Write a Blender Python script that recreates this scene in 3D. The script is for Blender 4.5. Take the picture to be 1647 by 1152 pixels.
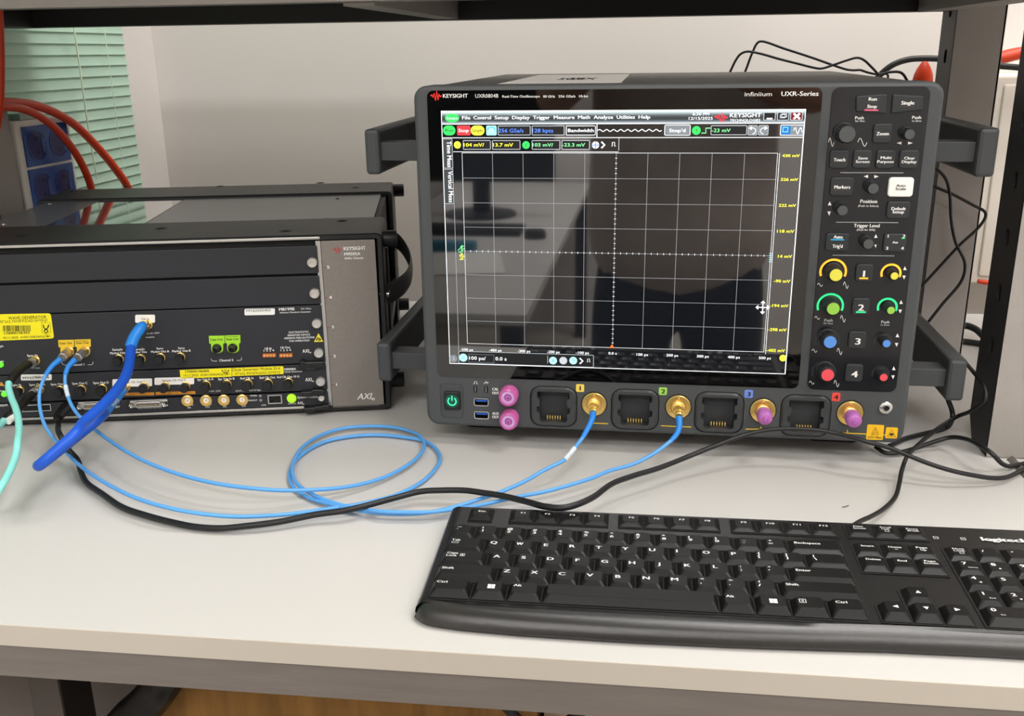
import bpy, bmesh, math, random
from mathutils import Vector, Matrix
random.seed(7)
for o in list(bpy.data.objects): bpy.data.objects.remove(o)
SC = bpy.context.scene
COL = SC.collection
V = Vector

# ---------------------------------------------------------------- camera
F_PX = 1544.58
PITCH, YAW, ROLL = 0.308484, 0.144391, -0.013509
CAM = V((0.204678, -0.836439, 0.360110))
_cy, _sy, _cp, _sp, _cr, _sr = math.cos(YAW), math.sin(YAW), math.cos(PITCH), math.sin(PITCH), math.cos(ROLL), math.sin(ROLL)
_right = V((_cy, _sy, 0)); FWD = V((-_sy * _cp, _cy * _cp, -_sp)); _up = _right.cross(FWD)
RT = _right * _cr + _up * _sr
UP = -_right * _sr + _up * _cr
cd = bpy.data.cameras.new('camera'); cam = bpy.data.objects.new('camera', cd); COL.objects.link(cam)
cd.sensor_width = 36; cd.lens = F_PX / 1647 * 36; cd.clip_start = 0.01
cam.matrix_world = Matrix(((RT.x, UP.x, -FWD.x, CAM.x), (RT.y, UP.y, -FWD.y, CAM.y), (RT.z, UP.z, -FWD.z, CAM.z), (0, 0, 0, 1)))
SC.camera = cam
SC.view_settings.view_transform = 'Standard'; SC.view_settings.look = 'None'
SC.view_settings.exposure = -0.06; SC.view_settings.gamma = 1.0
SC.view_settings.use_curve_mapping = False

# ---------------------------------------------------------------- world and lamps
w = bpy.data.worlds.new('world'); SC.world = w; w.use_nodes = True
w.node_tree.nodes['Background'].inputs[0].default_value = (0.02, 0.03, 0.04, 1)
w.node_tree.nodes['Background'].inputs[1].default_value = 1.0
CEIL_Z = 1.95
def area(name, loc, sx, sy, power, color=(1, 1, 1), rot=(0, 0, 0)):
    l = bpy.data.lights.new(name, 'AREA'); l.shape = 'RECTANGLE'; l.size = sx; l.size_y = sy
    l.energy = power; l.color = color
    o = bpy.data.objects.new(name, l); COL.objects.link(o); o.location = loc; o.rotation_euler = rot
    return o
LAMPS = [(0.95, -0.36, 11.5, (1.0, 0.975, 0.95)), (0.75, 0.36, 20, (1.0, 0.975, 0.955)), (1.9, -1.6, 37, (1.0, 0.96, 0.92)), (0.2, -2.6, 60, (1.0, 0.985, 0.985))]
for i, (lx, ly, lp, lc) in enumerate(LAMPS):
    k = 0.55 if i == 0 else 1.0
    area('ceiling_lamp_light', (lx, ly, CEIL_Z - 0.05), 1.15 * k, 0.55 * k, lp, lc)

# ---------------------------------------------------------------- helpers
def ray(x, y): return RT * ((x - 823.5) / F_PX) - UP * ((y - 576) / F_PX) + FWD
def at_plane(x, y, P, n):
    d = ray(x, y); return CAM + d * ((P - CAM).dot(n) / d.dot(n))
def at_z(x, y, z=0.0): return at_plane(x, y, V((0, 0, z)), V((0, 0, 1)))
def at_y(x, y, Y): return at_plane(x, y, V((0, Y, 0)), V((0, 1, 0)))
def at_x(x, y, X): return at_plane(x, y, V((X, 0, 0)), V((1, 0, 0)))
def crop(ox, oy, s):
    f = lambda x, y: (ox + x / s, oy + y / s)
    f.s = s
    return f
ID = crop(0, 0, 1)

def lin(c):
    if isinstance(c, str):
        c = c.lstrip('#'); c = [int(c[i:i + 2], 16) / 255 for i in (0, 2, 4)]
    return tuple(((v / 12.92) if v <= .04045 else ((v + .055) / 1.055) ** 2.4) for v in c[:3]) + (1,)
MATS = {}
def mat(name, col, rough=.5, metal=0., spec=.5, emit=0., noise=0., nscale=40., bump=0., bscale=200., stretch=None, alpha=1., trans=0., coat=0., coatr=.05, ior=1.45):
    if name in MATS: return MATS[name]
    m = bpy.data.materials.new(name); m.use_nodes = True; nt = m.node_tree; b = nt.nodes['Principled BSDF']
    c = lin(col)
    b.inputs['Base Color'].default_value = c; b.inputs['Roughness'].default_value = rough
    b.inputs['Metallic'].default_value = metal; b.inputs['Specular IOR Level'].default_value = spec
    b.inputs['IOR'].default_value = ior
    if trans: b.inputs['Transmission Weight'].default_value = trans
    if coat: b.inputs['Coat Weight'].default_value = coat; b.inputs['Coat Roughness'].default_value = coatr
    if emit:
        b.inputs['Emission Color'].default_value = c; b.inputs['Emission Strength'].default_value = emit
    if alpha < 1: b.inputs['Alpha'].default_value = alpha
    if noise or bump:
        tc = nt.nodes.new('ShaderNodeTexCoord'); mp = nt.nodes.new('ShaderNodeMapping')
        nt.links.new(tc.outputs['Object'], mp.inputs['Vector'])
        if stretch: mp.inputs['Scale'].default_value = stretch
    if noise:
        n = nt.nodes.new('ShaderNodeTexNoise'); n.inputs['Scale'].default_value = nscale; n.inputs['Detail'].default_value = 5
        r = nt.nodes.new('ShaderNodeValToRGB')
        r.color_ramp.elements[0].position = .3; r.color_ramp.elements[1].position = .7
        r.color_ramp.elements[0].color = tuple(v * (1 - noise) for v in c[:3]) + (1,)
        r.color_ramp.elements[1].color = tuple(min(1, v * (1 + noise)) for v in c[:3]) + (1,)
        nt.links.new(mp.outputs[0], n.inputs['Vector']); nt.links.new(n.outputs['Fac'], r.inputs['Fac']); nt.links.new(r.outputs[0], b.inputs['Base Color'])
    if bump:
        n2 = nt.nodes.new('ShaderNodeTexNoise'); n2.inputs['Scale'].default_value = bscale; n2.inputs['Detail'].default_value = 3
        bp = nt.nodes.new('ShaderNodeBump'); bp.inputs['Strength'].default_value = bump; bp.inputs['Distance'].default_value = .001
        nt.links.new(mp.outputs[0], n2.inputs['Vector']); nt.links.new(n2.outputs['Fac'], bp.inputs['Height']); nt.links.new(bp.outputs[0], b.inputs['Normal'])
    MATS[name] = m
    return m

_glyph = {}
def glyphs(s, bold):
    k = s
    if k in _glyph: return _glyph[k]
    cu = bpy.data.curves.new('t', 'FONT'); cu.body = s; cu.size = 1; cu.resolution_u = 2 if len(s) > 3 else 3
    ob = bpy.data.objects.new('t', cu); me = ob.to_mesh()
    vs = [tuple(v.co[:2]) for v in me.vertices]; fs = [tuple(p.vertices) for p in me.polygons]
    ob.to_mesh_clear(); bpy.data.objects.remove(ob); bpy.data.curves.remove(cu)
    if vs:
        x0 = min(v[0] for v in vs); x1 = max(v[0] for v in vs)
    else: x0, x1 = 0, 1
    _glyph[k] = (vs, fs, x0, x1)
    return _glyph[k]
CAPH = max(v[1] for v in glyphs('H', 0)[0])

def rrect(x0, x1, y0, y1, r, n=4):
    if x0 > x1: x0, x1 = x1, x0
    if y0 > y1: y0, y1 = y1, y0
    r = min(r, (x1 - x0) / 2 - 1e-6, (y1 - y0) / 2 - 1e-6)
    if r <= 1e-6: return [(x0, y0), (x1, y0), (x1, y1), (x0, y1)]
    P = []
    for cx, cy, a0 in ((x1 - r, y0 + r, -90), (x1 - r, y1 - r, 0), (x0 + r, y1 - r, 90), (x0 + r, y0 + r, 180)):
        for k in range(n + 1):
            a = math.radians(a0 + 90 * k / n); P.append((cx + r * math.cos(a), cy + r * math.sin(a)))
    return P
def circ(cx, cy, r, n=32, ph=0): return [(cx + r * math.cos(2 * math.pi * k / n + ph), cy + r * math.sin(2 * math.pi * k / n + ph)) for k in range(n)]
def area2(P): return sum(P[i - 1][0] * P[i][1] - P[i][0] * P[i - 1][1] for i in range(len(P))) / 2
def ccw(P): return P if area2(P) > 0 else P[::-1]
def inset(P, d):
    P = ccw(P); n = len(P); out = []
    for i in range(n):
        a = V(P[i - 1]); b = V(P[i]); c = V(P[(i + 1) % n])
        e1 = (b - a); e2 = (c - b)
        if e1.length < 1e-9: e1 = e2
        if e2.length < 1e-9: e2 = e1
        e1.normalize(); e2.normalize()
        n1 = V((-e1.y, e1.x)); n2 = V((-e2.y, e2.x)); m = n1 + n2
        if m.length < 1e-6: m = n1
        m.normalize(); k = d / max(.35, m.dot(n1)); out.append((b.x + m.x * k, b.y + m.y * k))
    return out

class Plane:
    """a flat working frame on a real surface: origin, right, up, outward normal"""
    def __init__(s, O, ex, ey):
        s.O = V(O); s.ex = V(ex).normalized(); s.ey = V(ey).normalized(); s.n = s.ex.cross(s.ey).normalized()
    def P(s, a, b, h=0): return s.O + s.ex * a + s.ey * b + s.n * h
    def px(s, x, y):
        q = at_plane(x, y, s.O, s.n) - s.O; return (q.dot(s.ex), q.dot(s.ey))

class MB:
    def __init__(s): s.v = []; s.f = []; s.m = []; s.mats = []; s.sm = []
    def mi(s, m):
        if m not in s.mats: s.mats.append(m)
        return s.mats.index(m)
    def add(s, vs, fs, m, smooth=False):
        b = len(s.v); s.v += [V(v) for v in vs]; k = s.mi(m)
        for f in fs: s.f.append([b + i for i in f]); s.m.append(k); s.sm.append(smooth)
        return s
    # flat drawing on a plane
    def poly(s, pl, pts, m, h=0.0):
        pts = ccw(pts); return s.add([pl.P(a, b, h) for a, b in pts], [list(range(len(pts)))], m)
    def rect(s, pl, a0, a1, b0, b1, m, h=0, r=0): return s.poly(pl, rrect(a0, a1, b0, b1, r), m, h)
    def disc(s, pl, a, b, r, m, h=0, n=24): return s.poly(pl, circ(a, b, r, n), m, h)
    def arc(s, pl, a, b, r0, r1, t0, t1, m, h=0, n=24):
        vs = []
        for k in range(n + 1):
            t = math.radians(t0 + (t1 - t0) * k / n)
            vs += [pl.P(a + r0 * math.cos(t), b + r0 * math.sin(t), h), pl.P(a + r1 * math.cos(t), b + r1 * math.sin(t), h)]
        return s.add(vs, [[2 * k, 2 * k + 1, 2 * k + 3, 2 * k + 2] for k in range(n)], m)
    def stroke(s, pl, pts, w, m, h=0, closed=False):
        pts = [V(p) for p in pts]; n = len(pts); vs = []
        for i in range(n):
            if closed: a, b = pts[i - 1], pts[(i + 1) % n]
            else: a, b = pts[max(0, i - 1)], pts[min(n - 1, i + 1)]
            d = (b - a)
            if d.length < 1e-9: d = V((1, 0))
            d.normalize(); nn = V((-d.y, d.x)) * w / 2
            p0, p1 = pts[i] + nn, pts[i] - nn
            vs += [pl.P(p0.x, p0.y, h), pl.P(p1.x, p1.y, h)]
        fs = [[2 * k, 2 * k + 1, 2 * k + 3, 2 * k + 2] for k in range(n - 1)]
        if closed: fs.append([2 * n - 2, 2 * n - 1, 1, 0])
        return s.add(vs, fs, m)
    def frame(s, pl, a0, a1, b0, b1, w, m, h=0):
        for r in ((a0, a1, b0, b0 + w), (a0, a1, b1 - w, b1), (a0, a0 + w, b0, b1), (a1 - w, a1, b0, b1)): s.rect(pl, *r, m, h)
        return s
    def ring(s, pl, outer, inner, m, h=0):
        n = len(outer); vs = [pl.P(a, b, h) for a, b in outer] + [pl.P(a, b, h) for a, b in inner]
        return s.add(vs, [[k, (k + 1) % n, n + (k + 1) % n, n + k] for k in range(n)], m)
    def text(s, pl, txt, a, b, width, cap, m, h=0, bold=.0, vert=False, slant=0.0, center=False):
        vs, fs, x0, x1 = glyphs(txt, bold)
        if not vs: return s
        sy = cap / CAPH; sx = sy if width is None else width / (x1 - x0)
        if width is not None and sx > 1.35 * sy: a += (width - 1.35 * sy * (x1 - x0)) / 2; sx = 1.35 * sy
        if center: a -= sx * (x1 - x0) / 2
        out = []
        for x, y in vs:
            tx, ty = (x - x0) * sx + slant * y * sy, y * sy
            out.append(pl.P(a + ty, b - tx, h) if vert else pl.P(a + tx, b + ty, h))
        n = len(out); d = pl.ex * (0 if vert else bold * sy * 2.1) - pl.ey * (bold * sy * 2.1 if vert else 0)
        if bold > 0:
            out = [v - d for v in out] + [v + d + pl.n * .00001 for v in out]; fs = list(fs) + [tuple(i + n for i in f) for f in fs]
        return s.add(out, fs, m)
    # solids on a plane (extruded along the plane's normal)
    def prism(s, pl, pts, h0, h1, m, ch=0, cap0=True, mtop=None, smooth=False):
        pts = ccw(pts); n = len(pts); rings = [(pts, h0)]
        if ch > 0: rings += [(pts, h1 - ch), (inset(pts, ch * .3), h1 - ch * .3), (inset(pts, ch), h1)]
        else: rings += [(pts, h1)]
        vs = []; fs = []
        for P, h in rings: vs += [pl.P(a, b, h) for a, b in P]
        for j in range(len(rings) - 1):
            for k in range(n): fs.append([j * n + k, j * n + (k + 1) % n, (j + 1) * n + (k + 1) % n, (j + 1) * n + k])
        if cap0: fs.append(list(range(n))[::-1])
        s.add(vs, fs, m, smooth)
        top = [(len(rings) - 1) * n + k for k in range(n)]
        b0 = len(s.v) - len(vs); s.f.append([b0 + k for k in top]); s.m.append(s.mi(mtop or m)); s.sm.append(False)
        return s
    def lathe(s, pl, a, b, prof, m, seg=28, ridge=None, smooth=True, capend=True, tilt=None):
        vs = []; fs = []
        for j, (r, h) in enumerate(prof):
            for k in range(seg):
                t = 2 * math.pi * k / seg; rr = r
                if ridge and ridge[0] <= j <= ridge[1]: rr = r * (1 - ridge[2] * (k % 2))
                q = pl.P(a + rr * math.cos(t), b + rr * math.sin(t), h); vs.append(q)
        for j in range(len(prof) - 1):
            for k in range(seg): fs.append([j * seg + k, j * seg + (k + 1) % seg, (j + 1) * seg + (k + 1) % seg, (j + 1) * seg + k])
        s.add(vs, fs, m, smooth)
        if capend:
            b0 = len(s.v) - len(vs)
            s.f.append([b0 + (len(prof) - 1) * seg + k for k in range(seg)]); s.m.append(s.mi(m)); s.sm.append(False)
        return s
    def plate(s, pl, outer, holes, h, m):
        bm = bmesh.new(); E = []
        for L in [outer] + holes:
            vv = [bm.verts.new((p[0], p[1], 0)) for p in L]
            for i in range(len(vv)): E.append(bm.edges.new((vv[i - 1], vv[i])))
        bmesh.ops.triangle_fill(bm, edges=E, use_beauty=True)
        bm.verts.index_update()
        vs = [pl.P(v.co.x, v.co.y, h) for v in bm.verts]; fs = []
        for f in bm.faces:
            idx = [v.index for v in f.verts]; p = [f.verts[i].co for i in range(3)]
            if (p[1] - p[0]).cross(p[2] - p[0]).z < 0: idx = idx[::-1]
            fs.append(idx)
        bm.free(); return s.add(vs, fs, m)
    def well(s, pl, pts, h0, h1, m, mfloor=None):
        """recess: walls from h0 (surface) down to h1, with a floor"""
        pts = ccw(pts); n = len(pts)
        vs = [pl.P(a, b, h0) for a, b in pts] + [pl.P(a, b, h1) for a, b in pts]
        s.add(vs, [[k, n + k, n + (k + 1) % n, (k + 1) % n] for k in range(n)], m)
        return s.poly(pl, pts, mfloor or m, h1)
    def box(s, x0, x1, y0, y1, z0, z1, m, ch=0):
        pl = Plane((0, 0, 0), (1, 0, 0), (0, 1, 0)); return s.prism(pl, rrect(x0, x1, y0, y1, 0), z0, z1, m, ch)
    def tube(s, pts, r, m, seg=8, sub=6, caps=True, flat=None):
        P = catmull(pts, sub) if sub > 1 else [V(p) for p in pts]; n = len(P); vs = []; fs = []
        T = [(P[min(n - 1, i + 1)] - P[max(0, i - 1)]).normalized() for i in range(n)]
        u = T[0].orthogonal().normalized()
        if flat is not None: u = (V(flat) - T[0] * V(flat).dot(T[0])).normalized()
        for i in range(n):
            u = (u - T[i] * u.dot(T[i])).normalized(); w_ = T[i].cross(u)
            rr = r(i / (n - 1)) if callable(r) else r
            ra, rb = rr if isinstance(rr, tuple) else (rr, rr)
            for k in range(seg):
                t = 2 * math.pi * k / seg; vs.append(P[i] + u * (ra * math.cos(t)) + w_ * (rb * math.sin(t)))
        for i in range(n - 1):
            for k in range(seg): fs.append([i * seg + k, i * seg + (k + 1) % seg, (i + 1) * seg + (k + 1) % seg, (i + 1) * seg + k])
        if caps: fs += [list(range(seg))[::-1], [(n - 1) * seg + k for k in range(seg)]]
        return s.add(vs, fs, m, True)
    def build(s, name, parent=None, label=None):
        me = bpy.data.meshes.new(name)
        if s.v:
            c = sum(s.v, V((0, 0, 0))) / len(s.v)
        else: c = V((0, 0, 0))
        me.from_pydata([v - c for v in s.v], [], s.f)
        for m in s.mats: me.materials.append(m)
        me.polygons.foreach_set('material_index', s.m); me.polygons.foreach_set('use_smooth', s.sm); me.update()
        if any(s.sm): me.set_sharp_from_angle(angle=math.radians(38))
        o = bpy.data.objects.new(name, me); COL.objects.link(o); o.location = c
        if parent is not None:
            o.parent = parent; o.matrix_parent_inverse = WM[parent.name].inverted()
        WM[o.name] = Matrix.Translation(c) @ Matrix.Identity(4)
        if label: o['label'] = label
        return o
WM = {}
def catmull(pts, sub):
    P = [V(p) for p in pts]; out = []
    for i in range(len(P) - 1):
        p0 = P[i - 1] if i > 0 else P[0] * 2 - P[1]; p1 = P[i]; p2 = P[i + 1]; p3 = P[i + 2] if i + 2 < len(P) else P[-1] * 2 - P[-2]
        t1 = (p1 - p0).length ** .5 + 1e-6; t2 = (p2 - p1).length ** .5 + 1e-6; t3 = (p3 - p2).length ** .5 + 1e-6
        m1 = ((p1 - p0) / t1 - (p2 - p0) / (t1 + t2) + (p2 - p1) / t2) * t2
        m2 = ((p2 - p1) / t2 - (p3 - p1) / (t2 + t3) + (p3 - p2) / t3) * t2
        for k in range(sub):
            t = k / sub; t_2 = t * t; t_3 = t_2 * t
            out.append(p1 * (2 * t_3 - 3 * t_2 + 1) + m1 * (t_3 - 2 * t_2 + t) + p2 * (-2 * t_3 + 3 * t_2) + m2 * (t_3 - t_2))
    out.append(P[-1]); return out
def thing(name, label, cat, loc=(0, 0, 0), group=None):
    o = bpy.data.objects.new(name, None); COL.objects.link(o); o.location = loc; o.empty_display_size = .05
    o['label'] = label; o['category'] = cat
    if group: o['group'] = group
    WM[o.name] = Matrix.Translation(loc); return o
def tag(o, label, cat, group=None):
    o['label'] = label; o['category'] = cat
    if group: o['group'] = group
    return o
def struct(o): o['kind'] = 'structure'; return o
# text given by photo position: left end, right end and baseline on a real plane
def tx(mb, pl, cr, s, x0, x1, yb, hc, m, h=0, bold=0.0, slant=0):
    a0, b0 = pl.px(*cr(x0, yb)); a1, _ = pl.px(*cr(x1, yb)); _, b1 = pl.px(*cr(x0, yb - hc))
    mb.text(pl, s, a0, b0, a1 - a0, b1 - b0, m, h, bold, slant=slant)
def bx(pl, cr, x0, y0, x1, y1):
    """photo rectangle -> plane rectangle (averaged to stay square)"""
    c = [pl.px(*cr(x, y)) for x, y in ((x0, y0), (x1, y0), (x1, y1), (x0, y1))]
    return ((c[0][0] + c[3][0]) / 2, (c[1][0] + c[2][0]) / 2, (c[2][1] + c[3][1]) / 2, (c[0][1] + c[1][1]) / 2)
def pp(pl, cr, pts): return [pl.px(*cr(x, y)) for x, y in pts]
def rad(pl, cr, x, y, r):
    a, _ = pl.px(*cr(x - r, y)); b, _ = pl.px(*cr(x + r, y)); return (b - a) / 2

# ---------------------------------------------------------------- materials
M_wall = mat('wall_paint', '#d6d1cd', .75, spec=.2, noise=.02, nscale=3, bump=.05, bscale=60)
M_ceil = mat('ceiling_paint', '#e8e8e4', .9)
M_floor = mat('floor_vinyl', '#b9b3a9', .5, noise=.08, nscale=6)
M_top = mat('worktop_laminate', '#c7c5c2', .38, spec=.4, noise=.012, nscale=5)
M_edge = mat('worktop_edge_band', '#c4bdb2', .5)
M_steel = mat('grey_painted_steel', '#76706b', .55, spec=.35, noise=.07, nscale=14, bump=.12, bscale=60, stretch=(1, 8, 12))
M_steelp = mat('grey_powder_coat', '#9c9792', .6, spec=.3, noise=.05, nscale=20, bump=.12, bscale=300)
M_steeld = mat('dark_steel', '#2b2a2a', .5, spec=.4)
M_blk = mat('black_plastic', '#17181a', .45)
M_blk2 = mat('black_deep', '#070708', .6)
M_white = mat('white_plastic', '#e9e7e3', .4)
M_ink = mat('white_ink', '#eeeeec', .6)
M_inkd = mat('dark_ink', '#20201c', .7)
M_gold = mat('gold_plate', '#f4d07c', .28, .9)
M_chrome = mat('nickel_plate', '#d8d8d6', .2, 1.0)
M_silver = mat('satin_aluminium', '#c9c7c3', .35, .9)
M_orange = mat('orange_cable_jacket', '#cf3a12', .42)
# ================================================================ ROOM
XL, YB, FZ = -0.677, 0.85, -0.90
XR, YF = 3.0, -3.6
mb = MB(); mb.box(XL - .2, XR + .1, YF - .1, YB + .1, FZ - .05, FZ, M_floor); struct(mb.build('floor'))
mb = MB(); mb.box(XL - .2, XR + .1, YF - .1, YB + .1, CEIL_Z, CEIL_Z + .05, M_ceil); struct(mb.build('ceiling'))
mb = MB(); mb.box(XL - .2, XR + .1, YB, YB + .1, FZ, CEIL_Z, M_wall); struct(mb.build('wall_back'))
mb = MB(); mb.box(XR, XR + .1, YF, YB, FZ, CEIL_Z, M_wall); struct(mb.build('wall_right'))
mb = MB(); mb.box(XL - .2, XR + .1, YF - .1, YF, FZ, CEIL_Z, M_wall); struct(mb.build('wall_front'))
# left wall with the window opening
WY0, WY1, WZ0, WZ1 = -0.75, 0.746, 0.06, 1.25
mb = MB()
for y0, y1, z0, z1 in ((YF, WY0, FZ, CEIL_Z), (WY1, YB, FZ, CEIL_Z), (WY0, WY1, FZ, WZ0), (WY0, WY1, WZ1, CEIL_Z)):
    mb.box(XL - .12, XL, y0, y1, z0, z1, M_wall)
struct(mb.build('wall_left'))
M_frame = mat('window_frame_white', '#dcdad8', .4)
M_glass = mat('window_glass', '#e8f4f2', .02, trans=1.0)
mb = MB()
fx0, fx1 = XL - .10, XL - .055
for y0, y1, z0, z1 in ((WY0, WY0 + .05, WZ0, WZ1), (WY1 - .05, WY1, WZ0, WZ1), (WY0, WY1, WZ0, WZ0 + .05), (WY0, WY1, WZ1 - .05, WZ1), (-.02, .03, WZ0, WZ1)):
    mb.box(fx0, fx1, y0, y1, z0, z1, M_frame, .003)
wf = struct(mb.build('window_1'))
mb = MB(); mb.box(XL - .082, XL - .077, WY0 + .04, WY1 - .04, WZ0 + .04, WZ1 - .04, M_glass); mb.build('pane', wf)
# venetian blind
M_slat = mat('blind_slat_green', '#abc8b6', .42, spec=.4)
M_cord = mat('blind_cord', '#d6e6cc', .6)
bl = thing('venetian_blind', 'pale green venetian blind hanging in the window behind the blue sockets', 'blind', (XL + .006, 0, 1.2))
mb = MB(); pitch = .0163; z = .128; BX = XL + .008
while z < 1.19:
    pts = []
    for k in range(5):
        t = (k - 2) / 2; ang = math.radians(80)
        # a gently curved slat, tilted almost closed: outer edge up
        lx = .0084 * t; cz = -.0012 * (1 - t * t)
        pts.append((BX + lx * math.cos(ang) - cz * math.sin(ang) * -1, z + lx * math.sin(ang) * -1 + cz * math.cos(ang)))
    y0, y1 = -.72, .738
    vs = []; th = .0004
    for px_, pz_ in pts: vs += [(px_, y0, pz_), (px_, y1, pz_)]
    for px_, pz_ in pts: vs += [(px_ + th, y0, pz_ + th), (px_ + th, y1, pz_ + th)]
    fs = [[2 * k, 2 * k + 1, 2 * k + 3, 2 * k + 2] for k in range(4)] + [[10 + 2 * k + 2, 10 + 2 * k + 3, 10 + 2 * k + 1, 10 + 2 * k] for k in range(4)]
    fs += [[0, 10, 11, 1], [8, 9, 19, 18], [0, 2, 12, 10], [2, 4, 14, 12], [4, 6, 16, 14], [6, 8, 18, 16], [1, 11, 13, 3], [3, 13, 15, 5], [5, 15, 17, 7], [7, 17, 19, 9]]
    mb.add(vs, fs, M_slat); z += pitch
mb.build('slats', bl)
mb = MB(); mb.box(BX - .011, BX + .012, -.725, .74, .108, .120, M_slat, .002); mb.build('bottom_rail', bl)
mb = MB(); mb.box(BX - .014, BX + .016, -.73, .742, 1.19, 1.225, M_slat, .002); mb.build('head_rail', bl)
for yy in (-.45, .1, .66):
    mb = MB(); mb.tube([(BX + .013, yy, 1.19), (BX + .013, yy, .12)], .0006, M_cord, 6, 1); mb.build('ladder_cord', bl)
mb = MB()
X = BX + .02
mb.tube([(X, .50, 1.19), at_x(118, 40, X), at_x(134, 150, X), at_x(143, 210, X), at_x(156, 288, X)], .0013, M_cord, 6, 4)
mb.build('pull_cord', bl, 'thin pale cord leaning across the slats')

# glowing panel added outside for the cyan light in the blind's gaps
nb = thing('cyan_glow_panel', 'cyan glowing panel added outside, shining through the gaps of the blind', 'window', (-1.55, .85, .7))
mb = MB(); mb.box(-1.56, -1.552, -.3, 1.18, .335, 1.2, mat('cyan_glow_surface', '#9ff5e8', .5, emit=2.2)); mb.build('glow_face', nb)
mb = MB(); mb.box(-1.58, -1.50, -.36, -.3, .30, 1.26, M_frame); mb.box(-1.58, -1.50, 1.18, 1.24, .30, 1.26, M_frame); mb.box(-1.58, -1.50, -.3, 1.18, .30, .335, M_frame); mb.box(-1.58, -1.50, -.3, 1.18, 1.2, 1.26, M_frame); mb.build('frame', nb)

# ================================================================ BENCH
TY0L, TY0R = -0.3335, -0.3165      # front edge is turned by about one degree
def ty(x): return -0.3290 + 0.0192 * (x - 0.0)
TX0, TX1, TYB = -0.66, 1.25, 0.55
tz = Plane((0, 0, 0), (1, 0, 0), (0, 1, 0))
bench = thing('workbench', 'white laminate lab workbench on a grey steel frame', 'workbench', (.3, .1, FZ))
mb = MB()
pts = [(TX0, ty(TX0)), (TX1, ty(TX1)), (TX1, TYB), (TX0, TYB)]
mb.prism(tz, pts, -.0162, 0, M_edge, .0006, mtop=M_top)
mb.build('worktop', bench)
mb = MB(); mb.prism(tz, [(TX0, ty(TX0) + .0015), (TX1, ty(TX1) + .0015), (TX1, ty(TX1) + .041), (TX0, ty(TX0) + .041)], -.0415, -.0163, M_steel, .001); mb.build('front_rail', bench)
mb = MB(); mb.box(TX0, TX1, TYB - .045, TYB - .002, -.0415, -.0163, M_steel, .001); mb.build('rear_rail', bench)
for x in (TX0, TX1 - .04):
    mb = MB(); mb.box(x, x + .04, ty(x) + .045, TYB - .046, -.0415, -.0163, M_steel, .001); mb.build('side_rail', bench)
for x0, y0 in ((-.512, .05), (1.15, .05), (-.6, .48), (1.15, .48)):
    mb = MB(); mb.box(x0, x0 + .038, y0, y0 + .056, FZ, -.017, M_steeld, .001)
    mb.box(x0 - .0, x0 + .0385, y0 - .004, y0, FZ, -.017, mat('leg_grey_paint', '#5a5450', .5))
    mb.build('leg', bench)

# ================================================================ SHELF RACK
rack = thing('shelf_rack', 'grey steel shelf rack with perforated uprights standing on the bench', 'shelf', (.5, .2, 0))
ZS = .399
mb = MB(); mb.box(-.655, .90, .0, .475, ZS + .040, ZS + .058, M_edge, .001); mb.build('shelf_board', rack)
mb = MB(); mb.box(-.655, .90, -.004, .022, ZS + .0035, ZS + .040, M_steel, .001); mb.build('front_beam', rack)
mb = MB(); mb.box(-.62, .525, .400, .435, ZS, ZS + .040, M_steeld, .001); mb.build('rear_beam', rack)
mb = MB(); mb.box(.505, .545, .022, .398, ZS - .001, ZS + .040, M_steelp, .001); mb.build('side_beam', rack)
mb = MB(); mb.box(-.655, -.605, .022, .435, ZS, ZS + .040, M_steeld, .001); mb.build('side_beam', rack)
mb = MB()
mb.prism(Plane((0, 0, ZS), (1, 0, 0), (0, 1, 0)), [(-.064, .022), (-.036, .022), (-.036, .398), (-.064, .398)], .001, .036, M_steelp, .001)
mb.build('cross_member', rack)
def upright(x0, x1, y, z0, z1, depth=.057, notch=False, lowcut=0):
    """U channel: wide face towards the room, punched flange on the left side"""
    mb = MB(); t = .002
    fp = Plane((x0, y, 0), (1, 0, 0), (0, 0, 1))
    mb.prism(fp, [(0, z0), (x1 - x0, z0), (x1 - x0, z1), (0, z1)], -t, 0, M_steelp, .0004)
    # punched flange
    gp = Plane((x0, y + depth, 0), (0, -1, 0), (0, 0, 1))
    holes = []; z = z0 + .040
    while z < z1 - .03:
        holes.append(rrect(depth * .44, depth * .62, z, z + .016, .005, 3)); z += .05
    out = [(0, z0 + lowcut), (depth * .25, z0), (depth, z0), (depth, z1), (0, z1)] if lowcut else [(0, z0), (depth, z0), (depth, z1), (0, z1)]
    mb.plate(gp, out, holes, 0, M_steeld)
    for hh in holes: mb.well(gp, hh, 0, -.0022, M_steeld, M_blk2)
    mb.plate(gp, out, [], -.0023, M_steeld)
    hp = Plane((x1, y, 0), (0, 1, 0), (0, 0, 1))
    mb.prism(hp, [(0, z0), (depth, z0), (depth, z1), (0, z1)], -t, 0, M_steelp)
    return mb
upright(.517, .572, .027, .001, 1.0, lowcut=.02).build('upright', rack)
upright(.534, .586, .345, .001, 1.0).build('upright', rack)
mb = upright(-.655, -.618, .285, .001, 1.0, .05); mb.build('upright', rack)

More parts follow.
